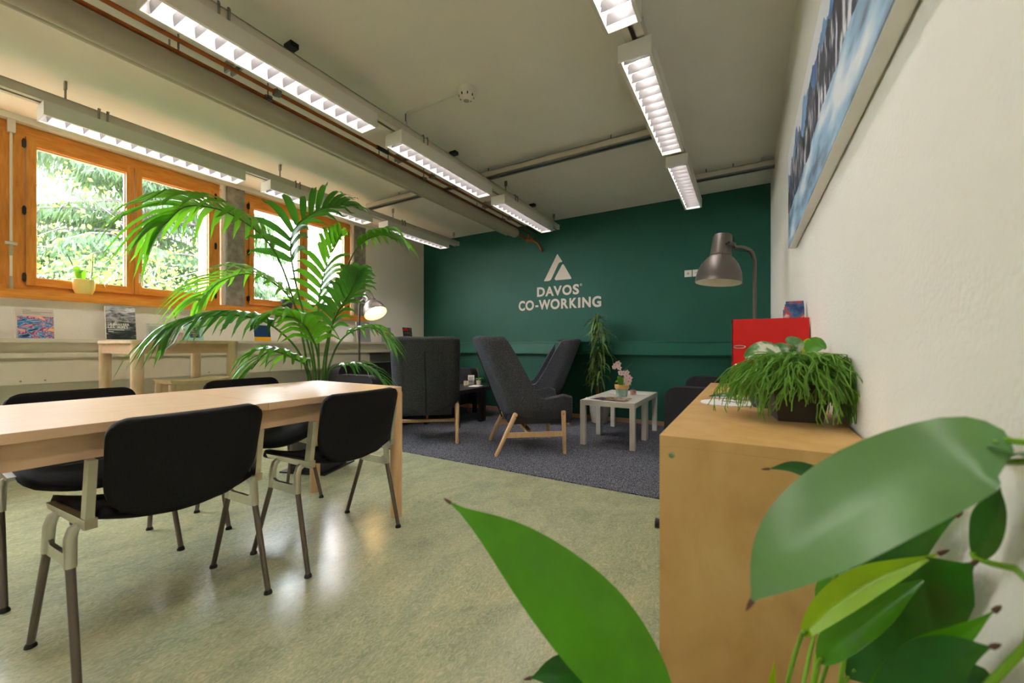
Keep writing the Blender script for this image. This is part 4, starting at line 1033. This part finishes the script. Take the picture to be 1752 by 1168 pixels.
def jar(label, p, r, h, wax, hw):
    t = thing('candle_jar', label, 'candle', p, group=None)
    MB().lathe([(0, .004), (r-.003, .004), (r-.003, hw), (0, hw)], 22).build('wax', wax, t)
    MB().lathe([(r-.002, 0), (r, 0), (r, h), (r-.002, h)], 22, cap0=True).build('glass', 'clear', t)
    MB().tube([(0, 0, hw), (0, 0, hw+.012)], .001, 5).build('wick', 'black', t)
cj = atZ(1081, 676, .458)
jar('pink candle in a glass jar beside the potted orchid', cj+Vector((.005, .03, 0)), .036, .075, 'candlepink', .055)
def sheets(label, cx, cy, z, rz, wx, wy, m, th=.004, cat='magazine', grp=None):
    t = thing('magazine', label, cat, (cx, cy, z), rz, grp)
    MB().box((-wx/2, -wy/2, 0), (wx/2, wy/2, th*.8)).build('pages', 'paper', t)
    MB().box((-wx/2, -wy/2, th*.8), (wx/2, wy/2, th)).build('cover', m, t)
    return t
M['mag1'] = ramp('magazine_mixed', [(.3, (52, 40, 44)), (.42, (150, 60, 50)), (.5, (212, 206, 200)), (.58, (86, 96, 70)), (.7, (230, 226, 220))], 18, .3, constant=True)
M['mag2'] = ramp('magazine_plum', [(.35, (62, 46, 62)), (.6, (110, 84, 100))], 12, .3)
M['mag3'] = ramp('magazine_brown', [(.35, (70, 62, 40)), (.5, (120, 94, 52)), (.65, (196, 170, 110))], 14, .3)
zt = .459
sheets('pale magazine at the corner of the white table', -1.36, 3.93, zt, .25, .15, .21, 'paper')
sheets('plum coloured magazine among those spread on the white table', -1.27, 3.97, zt+.0045, -.3, .15, .20, 'mag2')
sheets('brown magazine among those spread on the white table', -1.17, 4.02, zt+.009, .2, .15, .20, 'mag3')
sheets('colourful magazine lying on top of those on the white table', -1.085, 3.98, zt+.0135, -.15, .15, .20, 'mag1')
sheets('white leaflet on the white table beside the candle jar', -1.02, 4.63, zt, .5, .12, .20, 'paper', .002, 'leaflet')
sheets('white leaflet on the white table left of the orchid pot', -1.30, 4.55, zt, .9, .10, .2, 'paper', .002, 'leaflet')
# black table
zt = .459
c2 = atZ(797, 659, zt)
jar('cream candle in a glass jar on the black side table', c2, .034, .085, 'candle', .06)
cdp = atZ(806, 658, zt)
cdh = thing('table_card', 'white card standing in a clear holder on the black side table', 'card', cdp, .55)
MB().box((-.045, 0, .004), (.045, .002, .135), T(rx=-.12)).build('card', 'paper', cdh)
MB().box((-.05, -.03, 0), (.05, .03, .004)).box((-.05, -.004, .004), (.05, -.002, .06), T(rx=-.12)).build('holder', 'clear', cdh)
tx = MB()
for k in range(6): tx.box((-.035, -.001, .105-.013*k), (.035-.008*(k % 3), -.0003, .110-.013*k), T(rx=-.12))
tx.build('printed_lines', 'text', cdh)
pp = atZ(819, 658, zt)
ppl = thing('small_potted_plant', 'little plant with an upright red stalk in a pink pot on the black table', 'potted plant', pp)
MB().lathe([(0, 0), (.028, 0), (.036, .06), (.032, .06), (0, .052)], 22).build('pot', 'potpink', ppl)
def small_leaves(parent, n, L, w_, z, seed, m):
    rn = random.Random(seed)
    for k in range(n):
        a = 2*PI*k/n+rn.uniform(-.3, .3); e = Vector((math.cos(a), math.sin(a), 0)); l = L*rn.uniform(.7, 1.1)
        path = bez([(0, 0, z), e*l*.5+Vector((0, 0, z+l*.55)), e*l+Vector((0, 0, z+l*.35))], 6)
        leaf_mesh(path, w_, .25, (0, 0, 1), 2, m, prof=lambda s: math.sin(PI*min(1, .1+.88*s))**.7).build('leaf', m, parent, ang=180)
small_leaves(ppl, 8, .075, .026, .052, 2, 'orchidleaf')
MB().tube(bez([(0, 0, .05), (-.005, 0, .14), (-.02, 0, .2), (-.03, 0, .24)], 8), .0035, 6).build('red_stalk', 'redstem', ppl)
sheets('leaflet lying flat on the black side table', -3.17, 4.42, zt, .3, .14, .20, 'paper', .004, 'leaflet')

# ------------------------------------------------------------------ things on the window ledge
LZ = 1.058
def cover_urban():
    m, t, b = _bsdf('alpine_cover'); N = t.nodes.new; L = t.links.new
    tc = N('ShaderNodeTexCoord'); mp = N('ShaderNodeMapping'); mp.inputs['Scale'].default_value = (1, .8, 2.2); L(tc.outputs['Object'], mp.inputs['Vector'])
    n = N('ShaderNodeTexNoise'); n.inputs['Scale'].default_value = 16; n.inputs['Detail'].default_value = 8; n.inputs['Distortion'].default_value = .8; L(mp.outputs[0], n.inputs['Vector'])
    sp = N('ShaderNodeSeparateXYZ'); L(tc.outputs['Object'], sp.inputs[0])
    ma = N('ShaderNodeMath'); ma.operation = 'MULTIPLY_ADD'; L(sp.outputs['Z'], ma.inputs[0]); ma.inputs[1].default_value = 1.15; ma.inputs[2].default_value = -.12
    ad = N('ShaderNodeMath'); ad.operation = 'ADD'; L(ma.outputs[0], ad.inputs[0]); L(n.outputs['Fac'], ad.inputs[1])
    r = N('ShaderNodeValToRGB'); e = r.color_ramp.elements
    for k, (p, c) in enumerate([(.38, (44, 44, 50)), (.55, (84, 84, 92)), (.60, (196, 196, 204)), (.66, (60, 66, 86)), (.78, (150, 172, 206)), (.86, (228, 230, 236))]):
        if k > 1: e.new(.5)
        e[k].position = p; e[k].color = lin(c)+(1,)
    L(ad.outputs[0], r.inputs['Fac']); L(r.outputs['Color'], b.inputs['Base Color']); b.inputs['Roughness'].default_value = .3
    return m
M['alpine'] = cover_urban()
M['paint'] = ramp('expressionist_print', [(.30, (40, 36, 78)), (.38, (70, 130, 190)), (.46, (150, 190, 220)), (.50, (150, 70, 110)), (.55, (226, 150, 170)), (.62, (240, 190, 120)), (.70, (214, 204, 70))], 9, .4, detail=3, dist=1.5, stretch=(1, 1.2, 2.2), constant=True)
M['coverbeige'] = mat('cover_beige', (206, 190, 176), .5)
M['covermint'] = mat('cover_mint', (164, 216, 202), .5)
M['coverblue'] = mat('cover_blue', (22, 62, 104), .4)
M['coveryellow'] = mat('cover_yellow', (242, 178, 20), .4)
M['covergrey'] = mat('cover_grey', (150, 148, 150), .4, noise=.1, scale=8)
M['coverdark'] = ramp('cover_dark_photo', [(.35, (30, 26, 24)), (.55, (70, 62, 58)), (.7, (150, 142, 136))], 22, .4)
M['bwphoto'] = ramp('bw_photo', [(.4, (44, 42, 42)), (.55, (130, 128, 124)), (.68, (206, 204, 198))], 26, .4, stretch=(1, 1, 2))
def book(label, x0, x1, ytop, px=-4.74, th=.014, cov='paper', lean=.14, name='book'):
    a = atX(x0, 585, px); b = atX(x1, 585, px); yc = (a.y+b.y)/2; wdt = b.y-a.y
    h = atX((x0+x1)/2, ytop, px).z-LZ
    t = thing(name, label, 'book', (px+.02, yc, LZ)); t.rotation_euler = (0, -lean, 0)
    MB().box((-th, -wdt/2, 0), (0, wdt/2, h)).build('book_block', 'paper', t, bevel=.001)
    MB().box((0, -wdt/2, 0), (.0012, wdt/2, h)).build('cover', cov, t, smooth=False)
    return t, wdt, h
b1, w_, h_ = book('picture book with a colourful mountain painting on the ledge', 25.5, 92, 527, cov='coverbeige', th=.02)
MB().box((.0012, -w_/2+.01, .002), (.0018, w_/2-.002, h_*.74)).build('painting', 'paint', b1, smooth=False)
q = MB()
for k, (a, b) in enumerate(((-.06, -.02), (-.06, .09), (-.06, .03))): q.box((.0012, a, h_*.92-.012*k), (.0016, b, h_*.92-.012*k+.005))
q.build('title_lines', 'covergrey', b1)
b2, w_, h_ = book('dark alpine photo book with white title standing on the ledge', 181, 232, 523.5, cov='alpine', th=.024)
def words(parent, txt, x, y0, y1, z0, z1, m):
    n = len(txt); cw = (y1-y0)/n
    for k, c in enumerate(txt):
        if c == ' ': continue
        f = .35 if c == 'I' else .86
        glyph(c, y0+cw*k+cw*(1-f)/2, y0+cw*k+cw*(1+f)/2, z0, z1, parent, x, m, axis='X', bold=.02, name='title_letter')
words(b2, 'URBANISER', .0020, -.085, .055, .122, .143, 'paper'); words(b2, 'LES ALPES', .0020, -.085, .045, .098, .119, 'paper')
q = MB()
q.box((.0012, -.085, .082), (.0018, .02, .088)).box((.0012, -.085, .066), (.0018, -.05, .071)); q.build('subtitle_lines', 'paper', b2)
ah = thing('acrylic_sign', 'clear acrylic stand with a white printed sheet on the ledge', 'sign holder', tuple(atX(270, 578.5, -4.68).to_2d())+(LZ,))
MB().box((-.012, -.075, 0), (-.008, .075, .145), T(ry=-.12)).build('sheet', 'paper', ah)
MB().box((-.008, -.078, 0), (-.005, .078, .150), T(ry=-.12)).box((-.015, -.078, 0), (.05, .078, .004)).build('stand', 'clear', ah)
q = MB()
for k in range(6): q.box((-.0045, -.06, .12-.012*k), (-.004, .05-.02*(k % 2), .124-.012*k), T(ry=-.12))
q.build('printed_lines', 'covergrey', ah)
pk = thing('small_potted_plant', 'small plant with an upright red stalk in a pink pot on the ledge', 'potted plant', tuple(atX(303, 579, -4.68).to_2d())+(LZ,))
MB().lathe([(0, 0), (.036, 0), (.048, .072), (.044, .072), (0, .062)], 24).build('pot', 'potpink', pk)
small_leaves(pk, 9, .085, .032, .062, 6, 'orchidleaf')
MB().tube(bez([(0, 0, .06), (.0, -.005, .16), (.0, -.015, .22), (.0, -.03, .28)], 8), .004, 6).build('red_stalk', 'redstem', pk)
b3, w_, h_ = book('mint green book with a small black and white photo on the ledge', 316, 347, 544, cov='covermint', th=.012)
MB().box((.0012, -w_*.25, h_*.12), (.0018, w_*.28, h_*.66)).build('photo', 'bwphoto', b3, smooth=False)
b4, w_, h_ = book('navy and yellow book on the ledge behind the palm', 434, 462, 556, cov='coverblue', th=.015)
MB().box((.0012, -w_/2, 0), (.0018, w_/2, h_*.26)).build('yellow_band', 'coveryellow', b4, smooth=False)
b5, w_, h_ = book('teal and yellow book on the ledge, hidden among the palm leaves', 516, 548, 553, cov='potmint', th=.015)
MB().box((.0012, -.02, h_*.5), (.0018, w_/2, h_)).build('yellow_block', 'coveryellow', b5, smooth=False)
b6, w_, h_ = book('white photo book on the ledge beside the grey book', 572, 603, 558, cov='paper', th=.015)
b7, w_, h_ = book('plain grey book on the ledge behind the glowing lamp pole', 611, 633, 551, cov='covergrey', th=.02)
b8, w_, h_ = book('grey photo book with bold yellow title on the ledge', 652, 669, 560, cov='covergrey', th=.012)
words(b8, 'Davos', .0018, -.058, .012, h_*.82, h_*.96, 'coveryellow'); 
q = MB(); q.box((.0012, -.058, h_*.66), (.0018, .05, h_*.76)).box((.0012, -.058, h_*.53), (.0018, .03, h_*.62)); q.build('title_bars', 'coveryellow', b8)
MB().prism([(-.03, .01), (.03, .01), (-.005, h_*.5), (-.03, h_*.48)], .0008, Matrix(((0, 0, 1, .0013), (1, 0, 0, 0), (0, 1, 0, 0), (0, 0, 0, 1)))).build('cover_photo', 'coverbeige', b8)
b9, w_, h_ = book('dark photo book with red heading on the ledge nearest the green wall', 689.5, 705, 560, cov='coverdark', th=.012)
MB().box((.0012, -w_*.38, h_*.8), (.0018, w_*.1, h_*.94)).build('red_heading', 'red', b9)
# things on the window sill
SZ = 1.440
yp = thing('yellow_pot_orchid', 'faded orchid with drooping leaves in a yellow pot on the window sill', 'potted plant', (-4.885, 1.085, SZ))
MB().lathe([(0, 0), (.046, 0), (.052, .006), (.066, .045), (.069, .125), (.066, .128), (.062, .125), (.06, .06), (0, .055)], 32).build('pot', 'potyellow', yp)
for tip, wd in (((.06, -.10, .19), .05), ((.04, -.03, .175), .045), ((.05, .13, .045), .055)):
    tp = Vector(tip); pth = bez([(0, tip[1]*.2, .06), (tip[0]*.6, tip[1]*.6, max(tip[2], .13)+.03), tp], 8)
    leaf_mesh(pth, wd, .2, (0, 0, 1), 3, 'orchidleaf', prof=lambda s: math.sin(PI*min(1, .1+.88*s))**.6).build('leaf', 'orchidleaf', yp, ang=180)
MB().tube([(0, -.01, .06), (0, -.05, .2), (0, -.10, .33)], .003, 6).build('dry_stem', 'trunk', yp)
MB().tube([(0, .04, .06), (0, .05, .2), (0, .055, .36)], .003, 6).build('support_stick', 'black', yp)
dp = thing('dark_flowerpot', 'dark grey flowerpot on the sill half hidden by the palm', 'flower pot', (-4.885, 2.83, SZ))
MB().lathe([(0, 0), (.052, 0), (.056, .004), (.068, .125), (.070, .13), (.064, .13), (.06, .1), (0, .098)], 26).build('pot', 'potgrey', dp)
small_leaves(dp, 7, .12, .035, .10, 12, 'orchidleaf')
cr = thing('blind_crank', 'white crank rod hanging from a bracket between two windows', 'crank rod', (-4.90, .695, SZ))
MB().tube([(0, 0, 0.0), (0, 0, 1.24)], .008, 10).build('rod', 'whitemetal', cr)
MB().box((-.02, -.02, 1.21), (.02, .02, 1.31)).build('bracket', 'whitemetal', cr, bevel=.003)
MB().tube([(0, 0, .26), (0, 0, .37)], .011, 10).build('grip', 'panelgrey', cr); MB().tube([(0, 0, 0), (0, 0, .10)], .011, 10).build('end_grip', 'panelgrey', cr)
MB().box((-.012, -.03, .345), (.012, .03, .365)).build('clip', 'whitemetal', cr)
